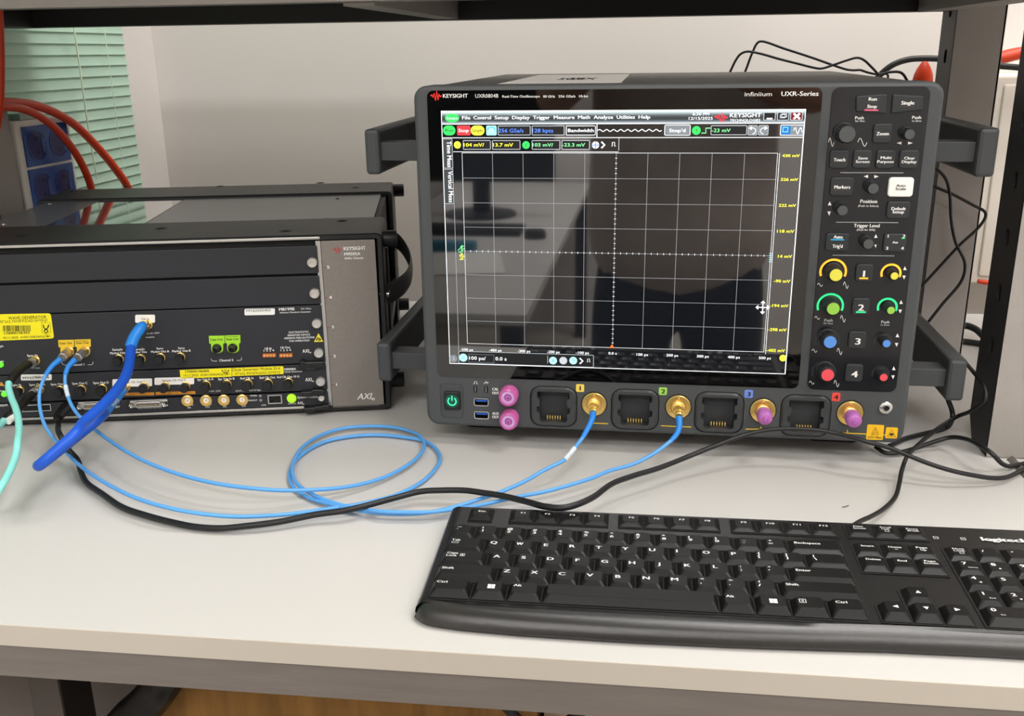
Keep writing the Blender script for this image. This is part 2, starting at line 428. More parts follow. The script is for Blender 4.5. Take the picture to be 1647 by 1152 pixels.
# ================================================================ CARTON AND THINGS UNDER THE BENCH
M_card = mat('worn_brown_board', '#8a6430', .7, noise=.28, nscale=9, stretch=(6, 6, .8), bump=.2, bscale=90)
M_card2 = mat('pale_marbled_board', '#b09a88', .6, noise=.2, nscale=14)
mb = MB(); mb.box(-.350, .098, .05, .70, FZ, -.055, M_card, .002)
tag(mb.build('wooden_cabinet'), 'worn brown wooden cabinet standing under the bench', 'cabinet')
mb = MB(); mb.box(.104, .42, .07, .45, FZ, -.07, M_card2, .002)
tag(mb.build('storage_box'), 'pale marbled box under the bench right of the brown cabinet', 'box')
M_bag = mat('black_bag_plastic', '#0a0a0b', .35)
mb = MB(); A = .02
mb.tube([at_y(178, 1190, A), at_y(205, 1160, A), at_y(228, 1140, A), at_y(252, 1112, A), at_y(264, 1096, A), at_y(285, 1060, A + .02)], lambda t: (.020, .026), M_bag, 12, 5)
tag(mb.build('black_hose'), 'thick black corrugated hose beside the brown cabinet under the bench', 'hose')
for lab, pts in (('black strap slanting down in front of the brown cabinet', ((800, 1122), (822, 1146), (850, 1175), (900, 1260), (940, 1400))), ('black strap slanting the other way in front of the marbled box', ((950, 1136), (925, 1152), (890, 1178), (840, 1260), (800, 1400)))):
    mb = MB(); mb.tube([at_y(x, y, .03) for x, y in pts], (.0055, .002), M_blk, 8, 4); tag(mb.build('strap'), lab, 'strap')

# ================================================================ POWER COLUMN WITH BLUE SOCKETS
M_blue = mat('blue_socket_plastic', '#1c4890', .25, spec=.5)
M_blued = mat('blue_socket_recess', '#030a5c', .35)
M_trunk = mat('column_cream_white', '#dedbd4', .45)
cx = -.622
col = thing('power_column', 'cream white power column with blue sockets behind the rack chassis', 'power socket', (-.65, .41, 0))
mb = MB(); mb.prism(Plane((0, 0, 0), (1, 0, 0), (0, 1, 0)), rrect(cx - .031, cx, .345, .475, .006), .0005, .282, M_trunk, .002); mb.build('housing', col)
sp = Plane((cx, 0, 0), (0, 1, 0), (0, 0, 1))
for zc in (.2475, .191, .134):
    mb = MB(); a0, a1 = .362, .463
    mb.prism(sp, rrect(a0, a1, zc - .0265, zc + .0265, .001), 0, .0025, M_blue, .0008); sk = mb.build('socket_module', col)
    for k in (0, 1):
        ac = a0 + .026 + k * .049
        mb = MB(); mb.disc(sp, ac, zc, .0205, M_blued, .0027, 28)
        for dz in (-.0095, .0095): mb.disc(sp, ac, zc + dz, .0026, M_blk2, .0029, 12)
        mb.arc(sp, ac, zc, .0195, .021, 0, 360, M_blue, .0031, 28); mb.rect(sp, ac + .010, ac + .018, zc - .011, zc + .011, M_blue, .0031, .003)
        mb.build('socket', sk)
mb = MB(); mb.box(cx - .026, cx - .004, .37, .42, .2825, .290, mat('grey_green_tape', '#a8c0b4', .5), .002); tag(mb.build('cable_clip'), 'small pale green clip on top of the power column', 'clip')

# orange power cables
def cabl(name, pts, r, m, lab, cat, group=None, seg=10, sub=6):
    mb = MB(); mb.tube(pts, r, m, seg, sub); return tag(mb.build(name), lab, cat, group)
cabl('power_cable', [V((-.628, -.16, CEIL_Z - .002)), V((-.628, -.155, .9)), V((-.628, -.13, .46)), V((-.625, -.02, .335)), V((-.61, .15, .308)), at_x(-40, 178, -.600), at_x(0, 172, -.596), at_x(45, 178, -.594), at_x(85, 203, -.594), at_x(118, 241, -.594), at_x(137, 275, -.594), at_x(146, 300, -.594), at_x(158, 360, -.594), V((-.60, .50, .006))], .0052, M_orange, 'orange red power cable arching lower and nearer the blue sockets', 'cable')
cabl('power_cable', [V((-.636, -.20, CEIL_Z - .002)), V((-.636, -.195, .9)), V((-.636, -.16, .47)), V((-.635, -.03, .345)), V((-.62, .15, .315)), at_x(-40, 172, -.612), at_x(15, 165, -.611), at_x(65, 172, -.611), at_x(115, 197, -.611), at_x(155, 235, -.611), at_x(186, 272, -.611), at_x(206, 302, -.611), at_x(228, 360, -.611), V((-.56, .53, .0065))], .0060, M_orange, 'orange red power cable arching higher and further right past the blind', 'cable')
cabl('power_cable', [V((at_y(-1, 0, .25).x, .25, ZS + .037)), at_y(0, 40, .25), at_y(2, 110, .25), at_y(-1, 180, .25), at_y(-14, 250, .25), at_y(-30, 330, .24), V((-.585, .18, .06)), V((-.59, .10, .006)), V((-.60, .0, .006))], .0042, M_orange, 'orange red power cable hanging straight down at the far left edge', 'cable')

# white distribution box, orange plugs and thick cables right of the scope
M_box = mat('cream_box_plastic', '#e8e2d8', .45)
P0 = at_y(1598, 122, .70); P1 = at_y(1572, 456, .70)
bxp = thing('distribution_box', 'cream white electrical box behind the right hand uprights', 'box', (P0.x + .1, .775, (P0.z + P1.z) / 2))
mb = MB(); yp = Plane((0, .70, 0), (1, 0, 0), (0, 0, 1)); x0 = P0.x + .002; z1 = P0.z; z0 = P1.z
mb.prism(yp, rrect(x0, x0 + .22, z0, z1, .004), -.149, 0, M_box, .003); mb.build('housing', bxp)
mb = MB(); mb.prism(yp, rrect(x0 + .014, x0 + .21, z0 + .012, z1 - .012, .004), .0005, .004, M_box, .002); mb.build('cover', bxp)
ob = MB(); q = at_y(1485, 122, .53)
pz = Plane((q.x, .53, q.z - .012), (1, 0, 0), (0, 1, 0))
ob.lathe(pz, 0, 0, [(.004, -.02), (.012, -.016), (.0132, 0), (.0132, .006), (.0118, .014), (.009, .021), (.0055, .027), (.003, .030)], M_orange, 10, smooth=False)
ob.tube([V((q.x, .53, q.z - .03)), V((q.x + .01, .53, .2)), V((q.x + .005, .53, .05)), V((q.x - .03, .52, .005)), V((q.x - .12, .52, .005))], .0038, M_orange, 10, 5)
tag(ob.build('plug'), 'orange ribbed plug poking up behind the scope top', 'plug')
ob = MB(); ob.tube([at_y(1609, 94, .68), at_y(1618, 91, .68), at_y(1634, 87, .68), at_y(1652, 84, .68), at_y(1690, 80, .69)], lambda t: (.010 - .003 * abs(t - .3), .008), M_orange, 10, 4)
tag(ob.build('plug'), 'orange plug between the two uprights above the cream box', 'plug')
cabl('power_cable', [at_y(1573, 452, .66), at_y(1583, 454, .66), at_y(1600, 455, .66), at_y(1625, 460, .66)], .0035, M_orange, 'short orange red cable under the cream box between the uprights', 'cable')
cabl('thick_cable', [at_y(1400, 140, .62), at_y(1414, 122, .62), at_y(1435, 105, .62), at_y(1460, 96, .62), at_y(1490, 94, .62), at_y(1530, 96, .62), at_y(1570, 101, .62), at_y(1606, 106, .62), at_y(1640, 109, .62), at_y(1690, 120, .63)], .0042, M_blk, 'thick black cable running behind the uprights above the scope', 'cable')
cabl('thick_cable', [at_z(1500, 536, .006), at_z(1530, 530, .016), at_z(1552, 524, .020), at_z(1568, 529, .018), at_z(1582, 541, .012), at_z(1596, 552, .010), at_z(1630, 580, .010)], .0044, M_blk, 'thick black cable curving low between the uprights', 'cable')
cabl('thick_cable', [at_z(1490, 545, .004), at_z(1548, 549, .004), at_z(1577, 553, .004), at_z(1620, 560, .004), at_z(1680, 566, .004)], .0038, M_blk, 'black cable lying flat on the bench between the uprights', 'cable')
# wires above the scope
cw = crop(1160, 50, 4.844)
def wpts(L, Y): return [at_y(*cw(x, y), Y) for x, y in L]
cabl('wire', wpts(((50, 360), (80, 295), (115, 225), (150, 180), (200, 160), (300, 175), (450, 217), (600, 255), (720, 285), (780, 292), (880, 262), (980, 228), (1060, 208), (1110, 225), (1165, 275), (1220, 335), (1260, 400)), .56) + [V((.43, .55, .15)), V((.44, .54, .01))], .0016, M_blk, 'thin black wire with the lower rounded hump above the scope', 'wire')
cabl('wire', wpts(((160, 380), (195, 295), (240, 175), (280, 95), (310, 80), (500, 140), (700, 205), (870, 265), (980, 300), (1040, 305), (1080, 303), (1140, 322), (1200, 335), (1300, 345)), .575) + [V((.47, .56, .15)), V((.47, .54, .01))], .0016, M_blk, 'thin black wire with the higher sharp bend above the scope', 'wire')
cabl('wire', wpts(((1230, 360), (1280, 328), (1330, 318), (1390, 320), (1420, 340), (1440, 372), (1460, 420)), .55) + [V((.49, .545, .12)), V((.49, .54, .01))], .0018, M_blk, 'short black wire hooking over the right end of the scope top', 'wire')
cabl('wire', [at_y(1482, 235, .29), at_y(1495, 262, .29), at_y(1507, 272, .29), at_y(1521, 287.5, .29), at_y(1527.5, 312, .29), at_y(1530, 355, .29), at_y(1537, 390, .29), at_y(1552, 424, .29), at_y(1547, 451, .29), at_y(1516, 489, .29), at_y(1490, 522, .29), at_y(1470, 545, .29)], .0017, M_blk, 'black wire hanging in an S beside the scope in front of the upright', 'wire')
cabl('wire', [at_y(1475, 285, .31), at_y(1505, 301, .31), at_y(1531, 312, .31), at_y(1565, 330, .31), at_y(1584, 341, .31), at_y(1585, 349, .31), at_y(1574, 366, .31), at_y(1543, 395, .31), at_y(1490, 452, .31), at_y(1465, 478, .31)], .0017, M_blk, 'black wire making a sharp hairpin right of the scope', 'wire')
# ================================================================ OSCILLOSCOPE
S = Plane((0, 0, 0), (1, 0, 0), (0, 0, 1))
c1 = crop(580, 100, 4.575); c2 = crop(680, 130, 4.991); c3 = crop(1000, 130, 4.991); c4 = crop(700, 350, 4.432); c5 = crop(1000, 350, 4.432)
c6 = crop(1310, 130, 4.609); c7 = crop(1290, 370, 4.265); c8 = crop(680, 590, 4.118); c9 = crop(1080, 590, 4.118)
M_bez = mat('scope_bezel_grey', '#484b4d', .5, spec=.4, bump=.04, bscale=900)
M_body = mat('scope_body_grey', '#5a5653', .42, spec=.5)
M_hnd = mat('scope_handle_grey', '#414446', .45, spec=.4)
M_glassb = mat('display_glass_black', '#050506', .03, spec=.5, ior=1.7)
M_panel = mat('control_panel_gloss', '#1c1e22', .12, spec=.5)
M_btn = mat('button_rubber', '#2e3133', .5, spec=.4)
M_btnw = mat('button_white_lit', '#f4f2ec', .4)
M_knob = mat('knob_rubber', '#26282a', .5, spec=.45)
M_knobt = mat('knob_top_grey', '#4c4f50', .45)
def em(name, c, s=1.0): return mat(name, c, .5, emit=s)
scope = thing('oscilloscope', 'dark grey bench oscilloscope with large lit display and coloured knobs', 'oscilloscope', (.218, .2, 0))
W0, W1, Z0, Z1 = 0.0, .436, .0208, .3334
# body
mb = MB()
bp = Plane((0, .47, 0), (1, 0, 0), (0, 0, 1))
mb.prism(bp, rrect(.006, .430, .030, Z1 - .0012, .006), 0, .445, M_body, 0)
mb.build('body', scope)
mb = MB(); tp = Plane((0, 0, Z1 - .0012), (1, 0, 0), (0, 1, 0))
lab = [tp.px(834, 133.5), tp.px(867, 118), tp.px(1019, 118), tp.px(1012, 134.5)]
x0 = (lab[0][0] + lab[1][0]) / 2; x1 = (lab[2][0] + lab[3][0]) / 2
mb.prism(tp, rrect(.064, .176, .060, .400, .002), 0, .0004, mat('glossy_grey_label', '#9c9890', .12, spec=.6), 0)
mb.text(tp, '50X', .112, .18, .028, .060, M_inkd, .0006, .03)
mb.build('top_label', scope, 'pale glossy label on the lid')
for fx in (.05, .386):
    for fy in (.07, .40):
        mb = MB(); mb.prism(Plane((fx, fy, 0), (1, 0, 0), (0, 1, 0)), rrect(-.022, .022, -.02, .02, .006), .0003, .031, M_blk, 0); mb.build('foot', scope)
# bezel with openings
bays = [bx(S, c8, 712, 128, 1021, 397), bx(S, c8, 1247, 148, 1565, 418), bx(S, c9, 150, 167, 481, 439), bx(S, c9, 717, 186, 1057, 461)]
inn = [bx(S, c8, 762, 165, 965, 365), bx(S, c8, 1300, 184, 1512, 385), bx(S, c9, 207, 205, 430, 410), bx(S, c9, 782, 222, 1003, 430)]
bw = sum(b[1] - b[0] for b in bays) / 4; bh = sum(b[3] - b[2] for b in bays) / 4
bays = [((b[0] + b[1]) / 2 - bw / 2, (b[0] + b[1]) / 2 + bw / 2, (b[2] + b[3]) / 2 - bh / 2, (b[2] + b[3]) / 2 + bh / 2) for b in bays]
usb = [bx(S, c8, 337, 208, 438, 262), bx(S, c8, 339, 295, 440, 348)]
slots = [bx(S, c8, 338, 126, 359, 172), bx(S, c8, 409, 129, 431, 175)]
pw = bx(S, c8, 116, 113, 271, 341)
def holes_rr(l, r): return [rrect(b[0], b[1], b[2], b[3], r, 4) for b in l]
mb = MB()
outer = rrect(W0, W1, Z0, Z1, .0115, 6)
bk = Plane((0, .034, 0), (1, 0, 0), (0, 0, 1))
mb.prism(bk, outer, 0, .034, M_bez, .0035); mb.f.pop(); mb.m.pop(); mb.sm.pop()
H1 = holes_rr(bays, .010); H2 = holes_rr(usb, .0022); H3 = holes_rr(slots, .0019); H4 = [rrect(*pw, .004)]
mb.plate(S, inset(outer, .0035), H1 + H2 + H3 + H4, 0, M_bez)
for hh in H3: mb.well(S, hh, 0, -.005, M_blk2)
for hh in H4: mb.well(S, hh, 0, -.0012, M_bez)
mb.build('bezel', scope)
# channel module bays
M_bay = mat('bay_frame_grey', '#3a3c3e', .4, spec=.5); M_bayd = mat('bay_inside', '#2e3134', .55)
for i, b in enumerate(bays):
    mb = MB(); o1 = rrect(b[0] + .0007, b[1] - .0007, b[2] + .0007, b[3] - .0007, .0095, 4)
    n = len(o1)
    vs = [S.P(a, c, -.010) for a, c in o1] + [S.P(a, c, .0004) for a, c in o1] + [S.P(a, c, .0022) for a, c in inset(o1, .0016)] + [S.P(a, c, .0022) for a, c in inset(o1, .0042)]
    ib = (b[0] + b[1]) / 2, (b[2] + b[3]) / 2
    iw = (inn[i][1] - inn[i][0]) / 2; ih = (inn[i][3] - inn[i][2]) / 2
    # opening with the little side notches
    X0, X1, Y0, Y1 = ib[0] - iw, ib[0] + iw, ib[1] - ih, ib[1] + ih
    q = ih
    hole = [(X0 + .0035, Y0), (X1 - .0035, Y0), (X1 - .0015, Y0 + .002), (X1 - .0015, Y0 + .55 * q), (X1 + .0012, Y0 + .65 * q), (X1 + .0012, Y0 + .98 * q), (X1 - .0015, Y0 + 1.05 * q), (X1 - .0015, Y0 + 1.5 * q), (X1 + .0008, Y0 + 1.6 * q), (X1 + .0005, Y1),
            (X0 - .0005, Y1), (X0 - .0008, Y0 + 1.6 * q), (X0 + .0015, Y0 + 1.5 * q), (X0 + .0015, Y0 + 1.05 * q), (X0 - .0012, Y0 + .98 * q), (X0 - .0012, Y0 + .65 * q), (X0 + .0015, Y0 + .55 * q), (X0 + .0015, Y0 + .002)]
    fs = []
    for j in range(2):
        for k in range(n): fs.append([j * n + k, j * n + (k + 1) % n, (j + 1) * n + (k + 1) % n, (j + 1) * n + k])
    mb.add(vs[:3 * n], fs, M_bay)
    mb.plate(S, inset(o1, .0016), [hole], .0022, M_bay)
    mb.well(S, hole, .0022, -.009, M_bayd, M_bayd)
    bm_ = mb.build('module_bay', scope)
    mb = MB()
    for k in range(6):
        a = ib[0] - iw * .42 + k * iw * .168
        mb.prism(S, rrect(a - .0005, a + .0005, Y0 + .0006, Y0 + .0045, 0), -.0060, -.0030, M_gold)
    mb.build('contact_pins', bm_, 'small gold contacts')
# display
GX0, GZ1 = S.px(688, 144.8); GX1, GZ0 = S.px(1286, 624); g2 = S.px(703, 606); g3 = S.px(1321, 142)
mb = MB(); mb.prism(S, rrect((GX0 + g2[0]) / 2, (GX1 + g3[0]) / 2, (GZ0 + g2[1]) / 2, (GZ1 + g3[1]) / 2, .0055, 5), 0, .0006, M_glassb, 0)
E1 = .0008
logo = lambda pl, cr, x0, x1, y0, y1: [pl.px(*cr(x0 + (x1 - x0) * u, y0 + (y1 - y0) * v)) for u, v in ((0, .52), (.12, .42), (.2, .68), (.32, .25), (.45, 1.0), (.58, .0), (.7, .95), (.8, .35), (.9, .62), (1, .5))]
M_red = em('logo_red', '#e8352c', .55)
mb.stroke(S, logo(S, c1, 516, 596, 210, 282), .0011, M_red, E1)
tx(mb, S, c1, 'KEYSIGHT', 608, 790, 262, 28, M_ink, E1, .012)
tx(mb, S, c1, 'UXR0804B', 845, 1015, 262, 27, M_ink, E1)
c2b = c2
tx(mb, S, c2, 'Real-Time Oscilloscope', 640, 940, 135, 19, M_ink, E1, .01)
tx(mb, S, c2, '80 GHz', 968, 1062, 135, 19, M_ink, E1, .01)
tx(mb, S, c2, '256 GSa/s', 1090, 1225, 134, 19, M_ink, E1, .01)
tx(mb, S, c2, '10-bit', 1256, 1328, 133, 19, M_ink, E1, .01)
tx(mb, S, c3, 'infiniium', 973, 1216, 124, 34, M_ink, E1)
tx(mb, S, c3, 'UXR-Series', 1280, 1577, 122, 36, M_ink, E1, .012)
mb.build('display_glass', scope)

# screen picture (a lit display): drawn in 1024 x 768 display units
SX0, SX1, SZ0, SZ1 = .02429, .32891, .08372, .31263
E2 = .0010
k_ = (SX1 - SX0) / 1024
D = Plane((SX0, -E2, SZ1), (1, 0, 0), (0, 0, 1))
def u(cr, x, y):
    a, b = D.px(*cr(x, y)); return a, b
e_w = em('screen_white', '#e4e9ee', .78); e_g = em('screen_grid', '#9a9da2', .6); e_dk = em('screen_bar_dark', '#3c4044', .18); e_bk = em('screen_black', '#101216', .05)
e_y = em('screen_yellow', '#f2ee3c', .95); e_gr = em('screen_green', '#2fd05a', .8); e_gt = em('screen_green_text', '#7cf09a', .85); e_bl = em('screen_blue_text', '#4e7cf0', .9)
e_red = em('screen_red', '#d8323c', .8); e_cy = em('screen_cyan', '#9fe0ea', .8); e_lt = em('screen_light_grey', '#b4bcc4', .6); e_mid = em('screen_mid_grey', '#7c848c', .35); e_or = em('screen_orange', '#ee6a2c', .9); e_btn = em('screen_button_blue', '#2f9fe8', .85); e_dr = em('screen_dark_red', '#6c1018', .5)
e_bt = em('screen_black_text', '#1c3018', .2)
mb = MB()
w_, h_ = SX1 - SX0, -(SZ1 - SZ0)
M_lcd = mat('lcd_panel', '#14171c', .03, spec=.5, emit=.10, ior=2.25)
mb.rect(D, 0, w_, h_, 0, M_lcd, -.00005)
mb.frame(D, 0, w_, h_, 0, .0006, e_w, .00005)
# title bar: a light strip that darkens downwards in the interface itself
bands = ['#cfdfe4', '#b4c4ca', '#8f9ea4', '#667076', '#444c52', '#30363a', '#2a2e32', '#3a4046', '#606a72', '#98a4ac']
tb = -u(c2, 150, 346)[1]; 
for i, cc in enumerate(bands):
    mb.rect(D, .0006, w_ - .0006, -tb * (i + 1) / len(bands), -tb * i / len(bands), em('title_band_%d' % i, cc, .62), .00002)
mb.rect(D, .0006, w_ - .0006, -tb - .0006, -tb, e_w, .00006)
HT = .0001
def dt(cr, s, x0, x1, yb, hc, m, bold=.008, slant=0): tx(mb, D, cr, s, x0, x1, yb, hc, m, HT, bold, slant)
def db(cr, x0, y0, x1, y1, m, r=.001, h=.00007): b = bx(D, cr, x0, y0, x1, y1); mb.rect(D, *b, m, h, r)
def dfr(cr, x0, y0, x1, y1, m, r=.0008, w=.0005, fill=None, h=.00007):
    b = bx(D, cr, x0, y0, x1, y1); P = rrect(*b, r, 3)
    if fill: mb.poly(D, P, fill, h)
    mb.ring(D, P, inset(P, w), m, h + .00002)
def dd(cr, x, y, r, m, h=.00008): a, b = u(cr, x, y); mb.disc(D, a, b, rad(D, cr, x, y, r), m, h)
# menu row
a, b = u(c2, 235, 299); mb.poly(D, [(a + .0063 * math.cos(t * .26), b + .0036 * math.sin(t * .26)) for t in range(24)], e_gr, .00007)
dt(c2, 'Scope', 188, 284, 310, 20, e_w, .006)
for s, x0, x1 in (('File', 316, 382), ('Control', 408, 548), ('Setup', 577, 690), ('Display', 718, 858), ('Trigger', 886, 1020), ('Measure', 1052, 1217), ('Math', 1247, 1342), ('Analyze', 1372, 1527), ('Utilities', 1557, 1702), ('Help', 1732, 1825)):
    dt(c2, s, x0, x1, 310 - (x0 - 316) * .004, 27, e_w, .015)
dt(c3, '6:30 PM', 568, 702, 278, 22, e_w, .008); dt(c3, '12/15/2025', 538, 730, 313, 23, e_w, .008)
mb.stroke(D, logo(D, c3, 745, 850, 252, 330), .0012, em('logo_red_lit', '#f0303c', .95), HT)
dt(c3, 'KEYSIGHT', 868, 1118, 293, 34, e_w, .01); dt(c3, 'TECHNOLOGIES', 868, 1112, 327, 20, e_w, .004)
for x0, x1 in ((1138, 1235), (1248, 1343)): dfr(c3, x0, 252, x1, 318, e_lt, fill=e_bk)
db(c3, 1163, 298, 1210, 310, e_w, 0, HT); dfr(c3, 1270, 268, 1315, 300, e_lt, 0, .0006, h=HT); dfr(c3, 1282, 262, 1327, 294, e_lt, 0, .0006, h=HT)
dfr(c3, 1353, 250, 1453, 318, e_lt, fill=e_dr)
for pts in (((1380, 262), (1430, 306)), ((1430, 262), (1380, 306))): mb.stroke(D, [u(c3, *p) for p in pts], .0016, e_w, HT)
# second row
db(c2, 162, 360, 262, 438, e_gr, .004); dt(c2, 'Run', 182, 246, 410, 26, e_bt, .004)
db(c2, 275, 360, 382, 438, e_red, .001); dt(c2, 'Stop', 287, 368, 412, 26, e_w, .01)
db(c2, 385, 360, 495, 438, e_y, .004); dt(c2, 'Single', 395, 484, 412, 26, e_bk, .014)
db(c2, 510, 360, 592, 438, e_cy, .001); a, b = u(c2, 551, 405); mb.arc(D, a, b, .0030, .0038, 10, 170, e_btn, HT, 12); dfr(c2, 520, 372, 582, 430, e_btn, 0, .0003, h=HT)
dfr(c2, 603, 360, 865, 438, e_lt, fill=e_bk); dt(c2, '256 GSa/s', 608, 808, 415, 30, e_bl)
dfr(c2, 875, 360, 1137, 438, e_lt, fill=e_bk); dt(c2, '128 kpts', 880, 1046, 415, 30, e_bl)
dfr(c2, 1150, 360, 1388, 438, e_w, fill=e_bk); dt(c2, 'Bandwidth', 1165, 1372, 412, 27, e_w, .015)
x_0 = u(c2, 1405, 400)[0]; x_1 = u(c3, 320, 400)[0]; b0 = u(c2, 1405, 399)[1]
mb.rect(D, x_0 - .0010, x_0 - .0004, b0 - .006, b0 + .006, e_w, HT)
mb.stroke(D, [(x_0 + (x_1 - x_0) * i / 96, b0 + .0008 * math.sin(i / 96 * 2 * math.pi * 9)) for i in range(97)], .0007, e_w, HT)
dfr(c3, 342, 353, 552, 440, e_w, .0012, .0005, fill=e_mid); dt(c3, "Stop'd", 380, 512, 412, 27, e_w, .018)
dd(c3, 599, 399, 35, e_gr); dt(c3, 'T', 590, 610, 412, 24, e_bt)
mb.stroke(D, [u(c3, 640, 420), u(c3, 675, 420), u(c3, 675, 380), u(c3, 712, 380)], .0007, e_gt, HT)
dfr(c3, 715, 358, 1005, 436, e_lt, fill=e_bk); dt(c3, '-23 mV', 722, 872, 412, 28, e_gt, .006)
for x0, x1, sg in ((1012, 1090, 1), (1097, 1178, -1)):
    dfr(c3, x0, 357, x1, 438, e_lt, .0010, .0004, fill=e_mid); a, b = u(c3, (x0 + x1) / 2, 402); mb.arc(D, a, b, .0021, .0027, *((-90, 120) if sg > 0 else (60, 270)), e_w, HT, 14); mb.poly(D, [(a - sg * .0034, b + .0022), (a - sg * .0008, b + .0038), (a - sg * .0008, b + .0006)], e_w, HT)
dfr(c3, 1272, 353, 1462, 440, e_w, .0010, .0005, fill=e_mid); db(c3, 1280, 362, 1356, 432, e_btn, .0003); dfr(c3, 1292, 372, 1335, 412, e_cy, 0, .0004, h=HT)
a0, b0 = u(c3, 1380, 400); a1, _ = u(c3, 1450, 400)
mb.stroke(D, [(a0 + (a1 - a0) * i / 30, b0 + .0024 * math.sin(i / 30 * 2 * math.pi * 1.6)) for i in range(31)], .0006, e_w, HT)
mb.rect(D, .0008, w_ - .0008, u(c2, 160, 455)[1] - .0006, u(c2, 160, 455)[1], e_w, .00006)
# third row
dd(c2, 278, 515, 28, e_y); dt(c2, '1', 272, 284, 527, 20, e_bt)
dfr(c2, 323, 477, 545, 553, e_lt, fill=e_bk); dt(c2, '104 mV/', 330, 492, 528, 27, e_y, .01)
dfr(c2, 557, 477, 783, 553, e_lt, fill=e_bk); dt(c2, '13.7 mV', 565, 725, 528, 27, e_y, .01)
dd(c2, 829, 516, 30, e_gr); dt(c2, '2', 822, 836, 528, 20, e_bt)
dfr(c2, 875, 477, 1102, 553, e_lt, fill=e_bk); dt(c2, '103 mV/', 882, 1046, 528, 27, e_gt)
dfr(c2, 1115, 477, 1340, 553, e_lt, fill=e_bk); dt(c2, '-23.3 mV', 1120, 1302, 528, 27, e_gt)
dd(c2, 1387, 516, 29, e_w); a, b = u(c2, 1387, 516)
mb.rect(D, a - .003, a + .003, b - .0004, b + .0004, e_bl, HT); mb.rect(D, a - .0004, a + .0004, b - .003, b + .003, e_bl, HT)
mb.stroke(D, [u(c2, 1434, 490), u(c2, 1460, 515), u(c2, 1434, 540)], .0014, e_w, HT)
mb.stroke(D, [u(c2, 1515, 524), u(c2, 1521, 524), u(c2, 1521, 494), u(c2, 1540, 494), u(c2, 1540, 524), u(c2, 1548, 524)], .0006, e_w, HT)
mb.rect(D, u(c2, 1572, 500)[0], u(c2, 1572, 500)[0] + .0005, u(c2, 1572, 560)[1], u(c2, 1572, 460)[1], e_lt, HT)
yl = u(c2, 250, 568)[1]; mb.rect(D, u(c2, 245, 568)[0], u(c2, 1572, 568)[0], yl - .0004, yl, e_w, .00006)
# side tabs
dfr(c2, 163, 465, 240, 703, e_lt, 0, .0004, fill=e_dk); dfr(c2, 170, 708, 247, 988, e_lt, 0, .0004, fill=e_dk)
def vt(s, x, y0, y1, capx):
    a0, b0 = u(c2, x, y0); _, b1 = u(c2, x, y1); mb.text(D, s, a0, b0, b0 - b1, capx, e_w, HT, .008, vert=True)
vt('Time Meas', 192, 486, 694, .0040); vt('Vertical Meas', 202, 726, 976, .0040)
xv = u(c4, 140, 100)[0]; mb.rect(D, xv, xv + .0004, h_ + .002, u(c2, 240, 990)[1], e_g, .00006)
# graticule
gx0 = (u(c2, 317, 580)[0] + u(c4, 228, 898)[0]) / 2; gx1 = (u(c3, 1250, 580)[0] + u(c5, 1014, 958)[0]) / 2
gz1 = (u(c2, 317, 580)[1] + u(c3, 1250, 580)[1]) / 2; gz0 = (u(c4, 228, 898)[1] + u(c5, 1014, 958)[1]) / 2
for i in range(11):
    x = gx0 + (gx1 - gx0) * i / 10; t = .0003
    mb.rect(D, x - t / 2, x + t / 2, gz0, gz1, e_w if i in (0, 10) else e_g, .00006)
for i in range(9):
    z = gz0 + (gz1 - gz0) * i / 8; mb.rect(D, gx0, gx1, z - .00015, z + .00015, e_w if i in (0, 8) else e_g, .00006)
mb.rect(D, gx1 + .0014, gx1 + .0018, gz0 - .002, gz1, e_w, .00006)
xc = (gx0 + gx1) / 2; zc = (gz0 + gz1) / 2
for i in range(51):
    x = gx0 + (gx1 - gx0) * i / 50; mb.rect(D, x - .0002, x + .0002, zc - .0009, zc + .0009, e_w, .00008)
for i in range(41):
    z = gz0 + (gz1 - gz0) * i / 40; mb.rect(D, xc - .0009, xc + .0009, z - .0002, z + .0002, e_w, .00008)
mb.rect(D, w_ - .0008, w_ - .0003, h_, -.02, e_w, .00006)
# scale labels
for s, cr, x0, x1, yb, hc in (('430 mV', c3, 1288, 1428, 612, 22), ('326 mV', c3, 1275, 1415, 803, 22), ('222 mV', c3, 1260, 1398, 1011, 22), ('118 mV', c5, 1107, 1228, 107, 20), ('14 mV', c5, 1113, 1213, 286, 20), ('-90 mV', c5, 1085, 1200, 462, 20), ('-194 mV', c5, 1055, 1187, 637, 20), ('-298 mV', c5, 1043, 1173, 808, 20), ('-402 mV', c5, 1032, 1162, 956, 20)):
    dt(cr, s, x0, x1, yb, hc, e_y, .012)
for s, cr, x0, x1, yb in (('-500 ps', c4, 180, 270, 949), ('-400 ps', c4, 385, 473, 954), ('-300 ps', c4, 588, 678, 960), ('-200 ps', c4, 797, 887, 966), ('-100 ps', c4, 1002, 1095, 972), ('0.0 s', c4, 1235, 1293, 976), ('100 ps', c5, 105, 187, 985), ('200 ps', c5, 318, 402, 990), ('300 ps', c5, 535, 620, 997), ('400 ps', c5, 755, 842, 1003), ('500 ps', c5, 977, 1063, 1009)):
    dt(cr, s, x0, x1, yb, 18, e_w, .008)
